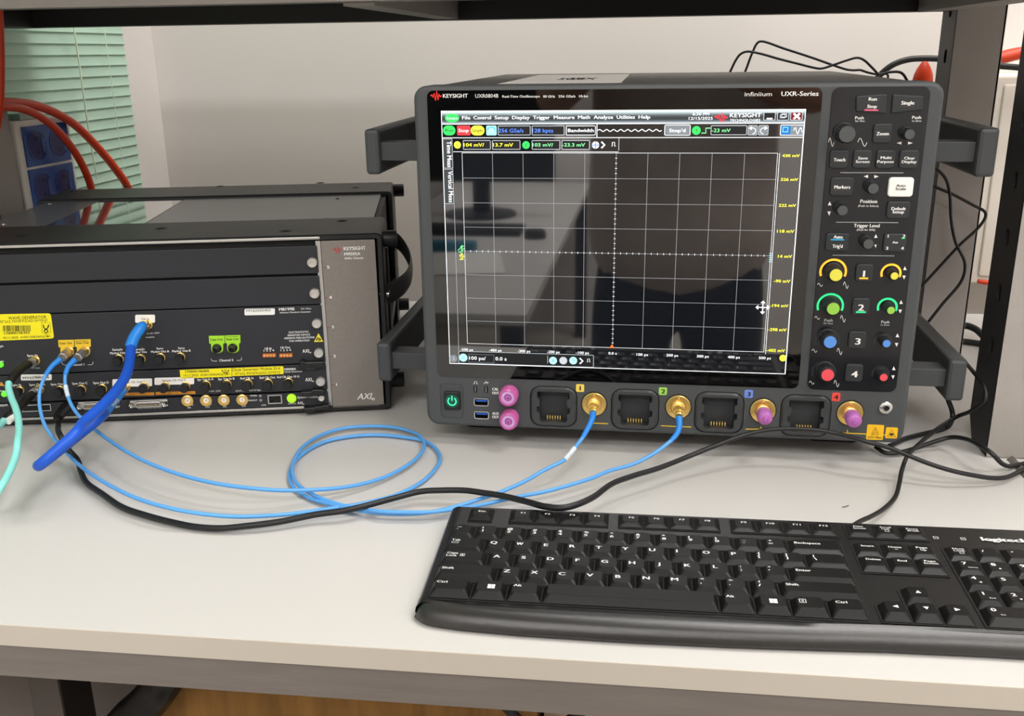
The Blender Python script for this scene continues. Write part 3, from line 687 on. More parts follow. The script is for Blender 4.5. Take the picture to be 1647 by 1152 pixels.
# bottom row
dfr(c4, 168, 966, 1130, 1054, e_lt, .0012, .0004, fill=e_bk)
dd(c4, 200, 999, 29, e_cy); dt(c4, 'H', 192, 208, 1009, 18, e_bl); dd(c4, 131, 1005, 27, e_mid)
mb.stroke(D, [u(c4, 126, 995), u(c4, 137, 1006), u(c4, 126, 1017)], .0006, e_lt, HT)
dfr(c4, 236, 976, 420, 1034, e_mid, .0003, .0003); dt(c4, '100 ps/', 243, 360, 1013, 24, e_w); dt(c4, '0.0 s', 430, 508, 1018, 24, e_w)
mb.rect(D, u(c4, 800, 1000)[0], u(c4, 800, 1000)[0] + .0004, u(c4, 800, 1040)[1], u(c4, 800, 985)[1], e_lt, HT)
for x, m in ((840, e_cy), (913, e_lt), (984, e_cy)): dd(c4, x, 1020, 28, m, .0001)
dt(c4, 'Z', 832, 848, 1028, 16, e_bk); mb.stroke(D, [u(c4, 984, 1004), u(c4, 984, 1020), u(c4, 998, 1020)], .0005, e_bk, .00012)
mb.stroke(D, [u(c4, 1030, 1003), u(c4, 1052, 1023), u(c4, 1030, 1043)], .0014, e_w, HT)
mb.stroke(D, [u(c4, 1080, 1030), u(c4, 1086, 1030), u(c4, 1086, 1008), u(c4, 1100, 1008), u(c4, 1100, 1030), u(c4, 1106, 1030)], .0005, e_w, HT)
dd(c5, 1149, 1002, 25, e_y); dt(c5, '1', 1146, 1153, 1010, 15, e_bt)
mb.poly(D, [u(c4, 1240, 930), u(c4, 1278, 930), u(c4, 1259, 905)], e_or, HT)
for pts, m in ((((162, 235), (186, 212), (208, 222), (186, 240), (192, 196), (205, 205), (180, 205), (200, 240), (165, 245), (195, 255)), e_gt), (((172, 272), (192, 258), (206, 276), (188, 292), (175, 300), (200, 300), (186, 262), (178, 285)), e_y)):
    mb.stroke(D, [u(c4, *p) for p in pts], .0006, m, HT)
a, b = u(c5, 1005, 641)
for dx, dz in ((1, 0), (-1, 0), (0, 1), (0, -1)):
    mb.stroke(D, [(a, b), (a + dx * .004, b + dz * .004)], .0009, e_w, HT)
    mb.poly(D, [(a + dx * .0062, b + dz * .0062), (a + dx * .0038 + dz * .0022, b + dz * .0038 + dx * .0022), (a + dx * .0038 - dz * .0022, b + dz * .0038 - dx * .0022)], e_w, HT)
for i in range(5): mb.rect(D, gx1 - .001, gx1 + .0016, zc - .0055 + i * .0018, zc - .005 + i * .0018, e_cy, HT)
mb.build('screen', scope, 'lit display showing an empty graticule')

# control panel
cpn = bx(S, c6, 120, 48, 850, 700)
L_ = [S.px(*c6(128, 300)), S.px(*c9(893, 100))]; x0 = (L_[0][0] + L_[1][0]) / 2
R_ = [S.px(*c6(842, 300)), S.px(*c9(1484, 60))]; x1 = (R_[0][0] + R_[1][0]) / 2
z1 = S.px(*c6(450, 49))[1]; z0 = (S.px(*c9(900, 152))[1] + S.px(*c9(1480, 160))[1]) / 2
mb = MB(); mb.prism(S, rrect(x0, x1, z0, z1, .006, 5), 0, .0005, M_panel, 0)
P_ = rrect(x0, x1, z0, z1, .006, 5); mb.ring(S, [(a, b) for a, b in inset(P_, -.0005)], P_, M_blk2, .0003)
E3 = .0007
def t6(s, x0, x1, yb, hc, bold=.012, m=None): tx(mb, S, c6, s, x0, x1, yb, hc, m or M_ink, E3, bold)
t6('Push', 300, 363, 285, 22); t6('for Fine', 300, 370, 304, 13, .004); t6('Push', 722, 788, 282, 22); t6('to Zero', 720, 790, 303, 13, .004)
t6('Position', 338, 462, 905, 26); t6('(Push to Select)', 322, 472, 933, 14, .004); t6('Trigger Level', 290, 480, 1084, 25); t6('(Push for 50%)', 312, 448, 1110, 14, .004)
M_line = mat('panel_line', '#c8c8c8', .5)
def ln(cr, x0, y0, x1, y1, w=.0004, m=None, h=E3): mb.stroke(S, [S.px(*cr(x0, y0)), S.px(*cr(x1, y1))], w, m or M_line, h)
ln(c6, 190, 680, 658, 682); ln(c6, 158, 1047, 620, 1051); ln(c7, 208, 172, 632, 177)
def tri(cr, pts): mb.poly(S, [S.px(*cr(x, y)) for x, y in pts], M_ink, E3)
tri(c6, ((608, 461), (643, 450), (643, 472))); tri(c6, ((727, 461), (692, 450), (692, 472)))
tri(c6, ((363, 708), (396, 697), (396, 720))); tri(c6, ((475, 709), (442, 698), (442, 721)))
tri(c6, ((98, 922), (112, 895), (125, 922))); tri(c6, ((95, 968), (120, 968), (108, 1000)))
tri(c7, ((493, 53), (505, 28), (517, 53))); tri(c7, ((495, 100), (511, 100), (503, 122)))
for x, y in ((704, 250), (678, 482), (653, 710), (628, 936)): tri(c7, ((x - 12, y + 24), (x + 12, y + 24), (x, y - 2)))
for x, y in ((698, 312), (672, 545), (647, 774), (623, 996)): tri(c7, ((x - 12, y), (x + 12, y), (x, y + 26)))
def squig(cr, x, y, w, h):
    n = 16; mb.stroke(S, [S.px(*cr(x - w / 2 + w * i / n, y - h / 2 * math.sin(2 * math.pi * i / n))) for i in range(n + 1)], .0004, M_ink, E3)
squig(c6, 123, 455, 40, 62); squig(c6, 354, 455, 68, 60)
for x, y in ((122, 375), (103, 602), (84, 827), (65, 1046)): squig(c7, x, y, 34, 22)
for x, y in ((299, 378), (279, 608), (256, 832), (235, 1052)): squig(c7, x, y, 34, 46)
tx(mb, S, c7, 'Push', 152, 208, 626, 18, M_line, E3, .01); tx(mb, S, c7, 'for Fine', 147, 210, 644, 12, M_line, E3)
tx(mb, S, c7, 'Push', 542, 597, 638, 18, M_line, E3, .01); tx(mb, S, c7, 'to Zero', 537, 598, 655, 12, M_line, E3)
mb.build('control_panel', scope)
# lit rings round the channel knobs
e_ry = em('ring_yellow', '#ecaa2c', 1.0); e_rg = em('ring_green', '#28c878', 1.1)
M_rd = mat('ring_unlit', '#2c2f33', .25)
for x, y, r, m in ((212, 285, 98, e_ry), (608, 297, 76, e_ry), (192, 520, 97, e_rg), (583, 530, 75, e_rg), (172, 760, 92, M_rd), (553, 765, 68, M_rd), (148, 975, 90, M_rd), (535, 985, 66, M_rd)):
    a, b = S.px(*c7(x, y)); r1 = rad(S, c7, x, y, r); mb = MB(); mb.arc(S, a, b, r1 - .0022, r1 - .0004, -22, 202, m, .0009, 40); mb.build('knob_ring', scope)
# buttons
def button(cr, x0, y0, x1, y1, texts, m=None, r=.003, pts=None, lab=None, uls=()):
    mb = MB(); mm = m or M_btn
    if pts: P = [S.px(*cr(x, y)) for x, y in pts]
    else: P = rrect(*bx(S, cr, x0, y0, x1, y1), r, 4)
    P = inset(P, .0004)
    mb.prism(S, P, .0005, .0030, mm, .0010)
    ink = M_inkd if m is M_btnw else M_ink
    for s, a0, a1, yb, hc in texts: tx(mb, S, cr, s, a0, a1, yb, hc, ink, .0032, .018 if len(s) > 1 else .02)
    for a0, a1, y, mu, ww in uls: mb.stroke(S, [S.px(*cr(a0, y)), S.px(*cr(a1, y + (a1 - a0) * .01))], ww, mu, .0032)
    mb.build('button', scope, lab)
e_pk = em('underline_red', '#e8506a', .9); e_ub = em('underline_blue', '#2a9ad0', .8)
M_ul = mat('underline_unlit', '#5c4c44', .5)
button(c6, 0, 0, 0, 0, (('Run', 396, 455, 146, 24), ('Stop', 385, 455, 200, 24)), pts=((300, 118), (318, 107), (510, 93), (540, 98), (530, 236), (516, 246), (312, 232), (300, 222)), uls=((378, 460, 160, M_ul, .0003), (365, 465, 215, e_pk, .0010)))
button(c6, 0, 0, 0, 0, (('Single', 637, 731, 175, 26),), pts=((572, 102), (585, 96), (798, 108), (806, 118), (800, 212), (785, 220), (570, 244), (560, 236)), uls=((620, 730, 188, M_ul, .0003),))
button(c6, 425, 312, 575, 465, (('Zoom', 453, 543, 402, 25),), uls=((440, 540, 414, M_ul, .0003),))
button(c6, 105, 507, 250, 652, (('Touch', 137, 222, 594, 24),)); button(c6, 277, 507, 422, 652, (('Save', 317, 388, 580, 20), ('Screen', 300, 400, 606, 20)))
button(c6, 448, 507, 595, 652, (('Multi', 484, 562, 577, 20), ('Purpose', 459, 580, 606, 20))); button(c6, 620, 507, 770, 652, (('Clear', 658, 736, 580, 20), ('Display', 640, 748, 607, 20)))
button(c6, 110, 709, 292, 855, (('Markers', 142, 258, 796, 24),), uls=((130, 258, 808, M_ul, .0003),)); button(c6, 538, 710, 732, 861, (('Auto', 600, 668, 782, 19), ('Scale', 594, 670, 807, 20)), m=M_btnw, lab='white button')
button(c6, 527, 887, 705, 1023, (('Default', 564, 668, 954, 22), ('Setup', 571, 656, 978, 22)))
button(c7, 155, 14, 320, 145, (('Auto', 212, 274, 54, 22), ("Trig'd", 204, 272, 117, 22)), uls=((192, 284, 62, e_ub, .0008),))
button(c7, 550, 18, 714, 150, (('1', 578, 590, 48, 20), ('2', 684, 700, 47, 20), ('Aux', 614, 652, 87, 15), ('3', 568, 584, 130, 20), ('4', 672, 690, 130, 20)), uls=((676, 698, 52, em('underline_green', '#30c060', .8), .0010),))
for x0, y0, x1, y1, s, tx0, tx1, yb, um in ((360, 227, 487, 355, '1', 404, 432, 316, e_ry), (336, 459, 462, 584, '2', 380, 416, 547, e_rg), (311, 687, 440, 812, '3', 358, 394, 778, None), (290, 912, 417, 1037, '4', 334, 374, 1002, None)):
    button(c7, x0, y0, x1, y1, ((s, tx0, tx1, yb, 42),), uls=(((tx0 - 16, tx1 + 16, yb + 10, um, .0013),) if um else ()))
# knobs
def knob(cr, tx_, ty_, rt, hgt, capm, lab=None):
    """tx_,ty_: centre of the knob's outer face in the photo, rt its radius"""
    Sf = Plane((0, -hgt, 0), (1, 0, 0), (0, 0, 1)); a, b = Sf.px(*cr(tx_, ty_)); r = rad(Sf, cr, tx_, ty_, rt)
    mb = MB(); R = r * 1.42 if capm is not M_knobt else r * 1.22
    mb.lathe(S, a, b, [(R * 1.05, .0005), (R * 1.05, .0015), (R, .002), (R * .97, hgt * .82), (R * .9, hgt * .9), (r * 1.04, hgt * .97), (r, hgt)], M_knob, 44, ridge=(2, 4, .10))
    k = mb.build('knob', scope)
    mb = MB(); mb.lathe(S, a, b, [(r, hgt), (r * .96, hgt + .0005)], capm, 36); mb.build('knob_cap', k, lab)
M_ky = mat('knob_cap_yellow', '#e2da4e', .5); M_kg = mat('knob_cap_green', '#94cc4c', .5); M_kb = mat('knob_cap_blue', '#5a92e0', .5); M_kr = mat('knob_cap_red', '#e8505a', .5)
knob(c6, 243, 397, 62, .015, M_knobt); knob(c6, 706, 398, 38, .013, M_knobt); knob(c6, 436, 800, 39, .013, M_knobt); knob(c6, 208, 962, 38, .013, M_knobt); knob(c7, 455, 97, 35, .012, M_knobt)
for y, x, xs, ys, m, l in ((310, 233, 634, 316, M_ky, 'yellow'), (541, 214, 610, 552, M_kg, 'green'), (770, 193, 580, 780, M_kb, 'blue'), (996, 176, 560, 1012, M_kr, 'red')):
    knob(c7, x, y, 44, .015, m, l + ' knob cap'); knob(c7, xs, ys, 27, .013, m, l + ' knob cap')
# power button
mb = MB(); b = bx(S, c8, 142, 165, 249, 284)
mb.prism(S, rrect(*b, .0018), -.0012, .0012, M_blk, .0008); pbn = mb.build('power_button', scope)
mb = MB(); a, c_ = (b[0] + b[1]) / 2, (b[2] + b[3]) / 2
mb.disc(S, a, c_, .0066, em('power_glow', '#0c4a34', .35), .00125); e_p = em('power_icon', '#3ff0b0', 1.2)
mb.arc(S, a, c_ - .0002, .0034, .0044, 125, 415, e_p, .0014, 24); mb.rect(S, a - .0005, a + .0005, c_ + .0004, c_ + .0052, e_p, .0014); mb.build('power_symbol', pbn, 'glowing green power symbol')
# usb ports, ground tabs, text beside
for b in usb:
    mb = MB(); P = rrect(*b, .0022, 4)
    mb.ring(S, inset(P, .0002), inset(P, .0010), M_chrome, .0003)
    mb.well(S, inset(P, .0010), .0003, -.006, M_blk2);
    mb.prism(S, rrect(b[0] + .0022, b[1] - .0022, (b[2] + b[3]) / 2 + .0004, b[3] - .0022, 0), -.0058, -.0006, mat('usb_blue', '#2a62c8', .4)); mb.build('usb_port', scope)
mb = MB()
for b in slots: mb.prism(S, rrect(b[0] + .0012, b[1] - .0016, b[2] + .0006, b[3] - .0008, .0006), -.0045, .0003, mat('tab_tin', '#d8d8d4', .4, .3), 0)
mb.build('probe_tabs', scope)
mb = MB(); E4 = .0003
for s, x0, x1, yb in (('CAL', 461, 502, 156), ('OUT', 461, 505, 181), ('AUX', 461, 505, 317), ('OUT', 461, 505, 340)): tx(mb, S, c8, s, x0, x1, yb, 17, M_ink, E4, .02)
mb.stroke(S, [S.px(*c8(x, y)) for x, y in ((335, 112), (343, 112), (343, 98), (357, 98), (357, 112), (365, 112))], .0005, M_ink, E4)
mb.stroke(S, [S.px(*c8(x, y)) for x, y in ((405, 112), (412, 103), (436, 103))], .0005, M_ink, E4); mb.stroke(S, [S.px(*c8(x, y)) for x, y in ((420, 94), (420, 112))], .0005, M_ink, E4); mb.stroke(S, [S.px(*c8(x, y)) for x, y in ((430, 103), (430, 112))], .0005, M_ink, E4)
# yellow channel lines
M_yl = mat('panel_yellow', '#e8c62a', .5)
for cr, x0, y0, x1, y1, tk in ((c8, 1100, 372, 1228, 377, None), (c8, 1577, 390, 1647, 394, None), (c9, 0, 394, 132, 399, None), (c9, 489, 412, 700, 415, (592, 395, 412)), (c9, 1062, 435, 1420, 451, (1165, 417, 439))):
    mb.stroke(S, [S.px(*cr(x0, y0)), S.px(*cr(x1, y1))], .0009, M_yl, E4)
    if tk: mb.stroke(S, [S.px(*cr(tk[0], tk[1])), S.px(*cr(tk[0], tk[2]))], .0009, M_yl, E4)
mb.build('front_print', scope, 'white and yellow printing on the bezel')
# channel number tags
for cr, r_, s, m, tr in ((c8, (1015, 116, 1069, 166), '1', mat('tag_yellow', '#f0d25a', .5), (1034, 1052, 155)), (c8, (1563, 137, 1618, 187), '2', mat('tag_green', '#9ed45c', .5), (1580, 1604, 176)), (c9, (483, 154, 540, 206), '3', mat('tag_blue', '#6c8cdc', .5), (499, 524, 194)), (c9, (1062, 172, 1118, 228), '4', mat('tag_red', '#e44a44', .5), (1075, 1102, 214))):
    mb = MB(); mb.prism(S, rrect(*bx(S, cr, *r_), .0012), 0, .0005, m, .0002); tx(mb, S, cr, s, tr[0], tr[1], tr[2], 28, M_inkd, .0007, .02); mb.build('channel_tag', scope)
# gold input connectors
M_pinkc = mat('pink_cap_plastic', '#e070c0', .18, spec=.6, trans=.35, ior=1.35); M_pinkd = mat('pink_cap_face', '#d8a4dc', .2, spec=.6)
M_lil = mat('lilac_cap_plastic', '#c878cc', .2, trans=.3, spec=.6, ior=1.35)
CH = []
for i, (cr, x, y, r) in enumerate(((c8, 1135, 247, 88), (c9, 45, 265, 88), (c9, 605, 290, 92), (c9, 1182, 306, 95))):
    a, b = S.px(*cr(x, y)); R = .0113
    CH.append((a, b)); mb = MB()
    mb.lathe(S, a, b, [(R + .0008, .0), (R + .0008, .0004)], M_blk2, 36)
    mb.lathe(S, a, b, [(R, .0), (R, .0014), (R - .0006, .002), (R * .62, .0022), (R * .58, .0014), (.0058, .0014)], M_gold, 40)
    for t in (90, 210, 330):
        q = math.radians(t); mb.lathe(S, a + .0084 * math.cos(q), b + .0084 * math.sin(q), [(.0012, .002), (.0011, .0029)], M_gold, 10)
    mb.lathe(S, a, b, [(.0062, .001), (.0062, .0038), (.0055, .0042), (.0055, .0062), (.0046, .0066), (.0046, .011)], M_gold, 26)
    cn = mb.build('input_connector', scope)
    if i > 1:
        mb = MB(); mb.lathe(S, a, b, [(.0056, .008), (.0068, .0085), (.0070, .016), (.0066, .0195), (.005, .0215), (.0028, .0222)], M_lil, 26); mb.lathe(S, a, b, [(.0026, .0223), (.0018, .0235)], M_lil, 12); mb.build('dust_cap', cn, 'lilac translucent dust cap')
# cal / aux output caps
for x, y in ((567, 197), (571, 355)):
    Sf = Plane((0, -.010, 0), (1, 0, 0), (0, 0, 1)); a, b = Sf.px(*c8(x, y))
    mb = MB(); mb.lathe(S, a, b, [(.0066, 0), (.0066, .002)], M_gold, 24); cn = mb.build('output_connector', scope)
    mb = MB(); mb.lathe(S, a, b, [(.0088, .0022), (.0090, .004), (.0088, .0125), (.0082, .0142), (.0070, .0148), (.0064, .0138)], M_pinkc, 36, capend=False)
    mb.lathe(S, a, b, [(.0066, .0132), (.0036, .0138), (.0030, .0120)], M_pinkd, 30); mb.lathe(S, a, b, [(.0030, .0125), (.0026, .0142), (.0012, .0146)], M_lil, 16)
    mb.lathe(S, a, b, [(.0012, .0140), (.0010, .0150)], mat('pink_core', '#b04068', .4), 10)
    mb.build('dust_cap', cn, 'pink translucent dust cap')
# jack
a, b = S.px(*c9(1418, 269)); mb = MB()
mb.lathe(S, a, b, [(.0058, 0), (.0058, .0018), (.0048, .0030), (.0032, .0034), (.0024, .0034), (.0020, .001)], M_chrome, 28); mb.disc(S, a, b, .0021, M_blk2, .0012, 16); mb.build('ground_jack', scope)
# warning labels
for r_, big in (((1292, 384, 1404, 484), True), ((1417, 402, 1497, 474), False)):
    mb = MB(); mb.prism(S, rrect(*bx(S, c9, *r_), .0012), 0, .0004, mat('warning_yellow', '#f0bc1e', .5), .0001)
    if big:
        T = ((1348, 398), (1330, 432), (1367, 434)); mb.stroke(S, [S.px(*c9(*p)) for p in T], .0004, M_inkd, .0006, True); tx(mb, S, c9, '!', 1345, 1351, 428, 18, M_inkd, .0006)
        tx(mb, S, c9, '50 Ω', 1322, 1368, 450, 13, M_inkd, .0006); tx(mb, S, c9, '±2V Max', 1298, 1392, 472, 15, M_inkd, .0006, .004)
    else:
        T = ((1457, 415), (1429, 460), (1484, 463)); mb.stroke(S, [S.px(*c9(*p)) for p in T], .0005, M_inkd, .0006, True)
        mb.poly(S, [S.px(*c9(*p)) for p in ((1442, 448), (1450, 438), (1466, 440), (1472, 450), (1460, 454), (1450, 455))], M_inkd, .0006)
    mb.build('warning_label', scope, 'yellow warning label')
# side handles: front bracket, long bar, rear bracket
def handle(side, zc, hh):
    xb = (-.0565, -.0425) if side < 0 else (.4772, .4935)
    x0, x1 = xb; root = None
    mb = MB(); pl = Plane((0, .372, 0), (1, 0, 0), (0, 0, 1))
    mb.prism(pl, rrect(x0, x1, zc - hh, zc + hh, .0035, 4), 0, .337, M_hnd, .0035)
    root = mb.build('handle', scope)
    xi = (x1 - .002, .010) if side < 0 else (.426, x0 + .002)
    for y in (.044, .34):
        mb = MB(); mb.prism(Plane((0, y + .020, 0), (1, 0, 0), (0, 0, 1)), rrect(xi[0], xi[1], zc - .0085, zc + .0085, .001), 0, .022, M_hnd, .0008); mb.build('handle_bracket', root)
for sd in (-1, 1):
    handle(sd, .274, .0205); handle(sd, .0705, .0200)
# ================================================================ MODULAR CHASSIS
AA = math.radians(13.0); AO = V((-.0585, .0850, 0)); ax_ = V((math.cos(AA), math.sin(AA), 0)); ay_ = V((-math.sin(AA), math.cos(AA), 0)); az_ = V((0, 0, 1))
A = Plane(AO, ax_, az_)                        # front face: a = along (0 at the right end), b = height
HT_ = .190; AT = Plane(AO + az_ * HT_, ax_, ay_)   # top: a along, b = depth
AS = Plane(AO, ay_, az_)                       # right side: a = depth, b = height, normal +u
k1 = crop(0, 280, 4.706); k2 = crop(330, 280, 4.706); k4 = crop(0, 480, 5.235); k5 = crop(220, 480, 5.235); k6 = crop(430, 480, 5.235)
M_ab = mat('chassis_black_plastic', '#1e1f20', .45, spec=.4); M_at = mat('chassis_lid_satin', '#505356', .3, spec=.7, noise=.03, nscale=5)
M_mod = mat('module_face_charcoal', '#2b2c31', .45, spec=.4, bump=.03, bscale=1200); M_side = mat('chassis_side_black', '#0c0c0d', .6)
M_gpan = mat('warm_grey_panel', '#86807a', .45, spec=.4, metal=.3, noise=.04, nscale=300, bump=.1, bscale=1500)
M_bump = mat('bumper_dark_grey', '#2c2e2f', .45)
ch = thing('modular_chassis', 'black rack chassis of instrument modules with warm grey right panel, left of the oscilloscope', 'test instrument', (-.27, .2, 0))
UL = -.446; DEP = .400
mb = MB()
def abox(mb, a0, a1, d0, d1, z0, z1, m, c=0): mb.prism(Plane(AO, ax_, ay_), rrect(a0, a1, d0, d1, 0), z0, z1, m, c)
abox(mb, UL + .006, -.008, .006, DEP - .004, .004, HT_ - .006, M_side); mb.build('enclosure', ch)
mb = MB(); abox(mb, UL + .012, -.014, .045, DEP - .05, HT_ - .0058, HT_ - .003, M_at); ld = mb.build('lid', ch)
# glossy film strip on the lid
p = [AT.px(*k1(*q)) for q in ((345, 380), (1075, 380), (1390, 165), (740, 190))]
mb = MB(); a0 = (p[0][0] + p[3][0]) / 2; a1 = (p[1][0] + p[2][0]) / 2
mb.prism(Plane(AT.O - az_ * .0029, ax_, ay_), rrect(a0, a1, .062, DEP - .06, .002), 0, .0003, mat('glossy_film', '#4c5054', .06, spec=1.0, coat=1.0, coatr=.03), 0); mb.build('glossy_film', ld)
for cr, x, y in ((k1, 24, 362), (k1, 373, 210), (k2, 1000, 170), (k2, 918, 320)):
    mb = MB(); a, b = AT.px(*cr(x, y)); mb.lathe(Plane(AT.O - az_ * .0029, ax_, ay_), a, b, [(.0024, 0), (.0020, .0008)], M_silver if cr is k1 else M_blk, 12); mb.build('lid_screw', ld)
# bumper frames, front and rear
def ringframe(d0, d1, name, holes):
    mb = MB(); r = rrect(UL, 0, .0035, HT_, .006, 4); ri = inset(r, .0075)
    pf = Plane(AO + ay_ * d0, ax_, az_); dd_ = d1 - d0; n = len(r)
    vs = []
    seq = [(ri, -dd_), (r, -dd_), (r, -.0015), (inset(r, .0012), 0), (inset(r, .005), 0), (inset(r, .006), -.003)]
    for P, h in seq: vs += [pf.P(a, b, h) for a, b in P]
    fs = []
    for j in range(len(seq) - 1):
        for k in range(n): fs.append([j * n + k, j * n + (k + 1) % n, (j + 1) * n + (k + 1) % n, (j + 1) * n + k])
    b5 = (len(seq) - 1) * n
    for k in range(n): fs.append([b5 + k, b5 + (k + 1) % n, (k + 1) % n, k])
    mb.add(vs, fs, M_ab); o = mb.build(name, ch)
    mb = MB()
    for a, b in holes:
        mb = MB(); mb.lathe(AT, a, b, [(.0062, .0001), (.0052, .0004), (.0045, .0003), (.003, .0002), (.0026, .0008)], M_blk2, 20); mb.build('frame_screw', o)
    return o
hf = [AT.px(*k1(160, 468)), AT.px(*k1(1220, 412)), AT.px(*k2(608, 432)), AT.px(*k2(1035, 355))]
hb = [AT.px(*k1(545, 135)), AT.px(*k1(955, 92)), AT.px(*k2(112, 94)), AT.px(*k2(873, 68)), AT.px(*k2(1140, 104))]
fb = AT.px(345 / 4.706, 280 + 381 / 4.706)[1]; fb2 = AT.px(613.7, 350)[1]; FB = (fb + fb2) / 2
rb = AT.px(620, 308)[1]; RB = rb
ringframe(0, max(.03, min(.1, FB)), 'front_frame', hf)
ringframe(max(.26, min(.35, RB)), DEP, 'rear_frame', hb)
# rubber stubs on the right side
for d, z in ((.028, .179), (DEP - .02, .181), (.040, .022), (DEP - .03, .022)):
    mb = MB(); mb.lathe(AS, d, z, [(.0085, 0), (.0085, .012), (.0078, .0135)], M_blk, 24); mb.build('side_stub', ch)
# side rail and carrying strap
mb = MB(); mb.prism(AS, rrect(.02, DEP - .02, .060, .075, .002), -.0078, .001, M_ab, .001)
mb.prism(AS, rrect(.05, .062, .02, .165, .002), -.0078, .002, M_ab, .001)
mb.build('side_rail', ch)
mb = MB(); S_ = [(.040, .001), (.058, .009), (.09, .018), (.14, .023), (.20, .022), (.27, .015), (.325, .006), (.345, .001)]
mb.tube([AS.P(d, .118, h) for d, h in S_], (.0022, .0115), mat('strap_grey_rubber', '#4a4a49', .4), 12, 6, flat=ax_); mb.build('carrying_strap', ch)
for d in (.038, .348):
    mb = MB(); mb.lathe(AS, d, .118, [(.0045, -.008), (.0045, .002), (.003, .0035)], M_chrome, 16); mb.build('strap_screw', ch)
# grey right-hand panel
def apx(cr, x, y): return A.px(*cr(x, y))
gx = (apx(k2, 880, 520)[0] + apx(k6, 543, 900)[0]) / 2; gzt = apx(k2, 880, 508)[1]; gzb = apx(k6, 600, 922)[1]
BLz = .0
mb = MB(); ga1 = -.0075
mb.prism(A, rrect(gx, ga1, gzb, gzt, .001), -.004, 0, M_gpan, .0003)
EA = .0002
tx(mb, A, k2, 'KEYSIGHT', 1050, 1215, 577, 26, M_ink, EA, .012); tx(mb, A, k2, 'M9505A', 1054, 1175, 617, 22, M_ink, EA, .012); tx(mb, A, k2, 'AXIe Chassis', 1055, 1198, 646, 16, M_ink, EA, .01)
mb.stroke(A, logo(A, k2, 965, 1035, 543, 600), .0010, mat('logo_red_print', '#d02428', .5), EA)
for cr, s, x0, x1, yb, ty0 in ((k2, '5', 922, 943, 716, (892, 707, 915, 706)), (k2, '4', 938, 960, 945, (904, 937, 932, 936)), (k6, '3', 540, 562, 252, (503, 244, 535, 243)), (k6, '2', 556, 578, 497, (518, 490, 550, 489)), (k6, '1', 576, 592, 737, (536, 730, 566, 729))):
    tx(mb, A, cr, s, x0, x1, yb, 22, M_ink, EA, .02); mb.stroke(A, [apx(cr, ty0[0], ty0[1]), apx(cr, ty0[2], ty0[3])], .0005, mat('tick_red', '#9c2030', .5), EA)
tx(mb, A, k6, 'AXI', 757, 870, 852, 50, M_ink, EA, .01, .3); tx(mb, A, k6, 'e', 876, 906, 858, 30, M_ink, EA, .02, .1)
mb.build('side_panel', ch, 'warm grey metal end panel')
# card cage edges (bright metal rails)
mb = MB(); zt = apx(k1, 800, 533)[1]
mb.prism(A, rrect(UL + .008, gx - .0006, zt - .0008, zt + .0016, 0), -.003, .0002, M_silver, .0002)
zb = apx(k5, 600, 953)[1]; mb.prism(A, rrect(UL + .008, apx(k6, 315, 930)[0], zb - .0012, zb + .0012, 0), -.003, .0002, M_silver, .0002)
mb.prism(A, rrect(gx - .0052, gx - .0006, gzb, gzt, 0), -.004, -.0014, M_silver)
mb.build('card_cage_rail', ch)
# module faces
def zz(cr, x, y): return apx(cr, x, y)[1]
rows = [('blank_panel', zz(k2, 800, 752), zz(k2, 700, 547), k2, (812, 667)), ('blank_panel', zz(k2, 800, 985), zz(k2, 700, 775), k2, (830, 900))]
z_a = zz(k6, 300, 547); z_b = zz(k6, 300, 62); z_c = zz(k6, 300, 778); z_d = zz(k6, 240, 560); z_e = zz(k6, 250, 906); z_f = zz(k6, 250, 795)
mods = []
XR_ = gx - .0040
def thumb(par, cr, x, y, r):
    a, b = apx(cr, x, y); R = rad(A, cr, x, y, r); mb = MB()
    mb.lathe(A, a, b, [(R * 1.12, 0), (R * 1.12, .0003)], M_blk2, 28)
    mb.lathe(A, a, b, [(R, .0003), (R, .0036), (R * .86, .0046), (R * .66, .0046), (R * .58, .0036), (R * .3, .0036), (R * .22, .0026)], M_chrome if False else mat('screw_nickel', '#d6d4d0', .3, .75), 28, ridge=(0, 1, .04)); mb.build('thumbscrew', par)
def modface(name, z0, z1, lab=None, ext=None):
    mb = MB(); mb.prism(A, rrect(UL + .0085, ext or XR_, z0, z1, .0012, 3), -.003, .0004, M_mod, .0004); return mb
for nm, z0, z1, cr, sc_ in rows:
    mb = modface(nm, z0, z1); o = mb.build(nm, ch); thumb(o, cr, *sc_, 40)
# --- waveform generator module
EM = .0006
mb = modface('m', z_a, z_b)
def t4(s, x0, x1, yb, hc=18, bold=.012, m=None): tx(mb, A, k4, s, x0, x1, yb, hc, m or M_ink, EM, bold)
def t5(s, x0, x1, yb, hc=18, bold=.012, m=None): tx(mb, A, k5, s, x0, x1, yb, hc, m or M_ink, EM, bold)
def t6_(s, x0, x1, yb, hc=18, bold=.012, m=None): tx(mb, A, k6, s, x0, x1, yb, hc, m or M_ink, EM, bold)
def aline(cr, pts, w=.0004): mb.stroke(A, [apx(cr, *p) for p in pts], w, M_ink, EM)
t6_('M8199B', 100, 230, 104, 24); t6_('256 GSa/s', 283, 370, 93, 12, .004); t6_('Arbitrary Waveform Generator', 105, 368, 126, 13, .006)
for s, x0, x1, yb in (('ELECTROSTATIC', 183, 350, 293), ('SENSITIVE DEVICE', 172, 362, 318), ('OBSERVE PRECAUTIONS', 143, 398, 343), ('FOR OPERATION', 187, 355, 366)): t6_(s, x0, x1, yb, 15, .008)
t6_('AXI', 297, 352, 457, 28, .006); t6_('e', 354, 372, 461, 16, .01); t6_('LB Out', 113, 193, 422, 17)
t6_('1 2 3 4', 109, 204, 445, 16); t5('LB In', 1080, 1138, 430, 17); t5('1 2 3 4', 1068, 1160, 448, 16)
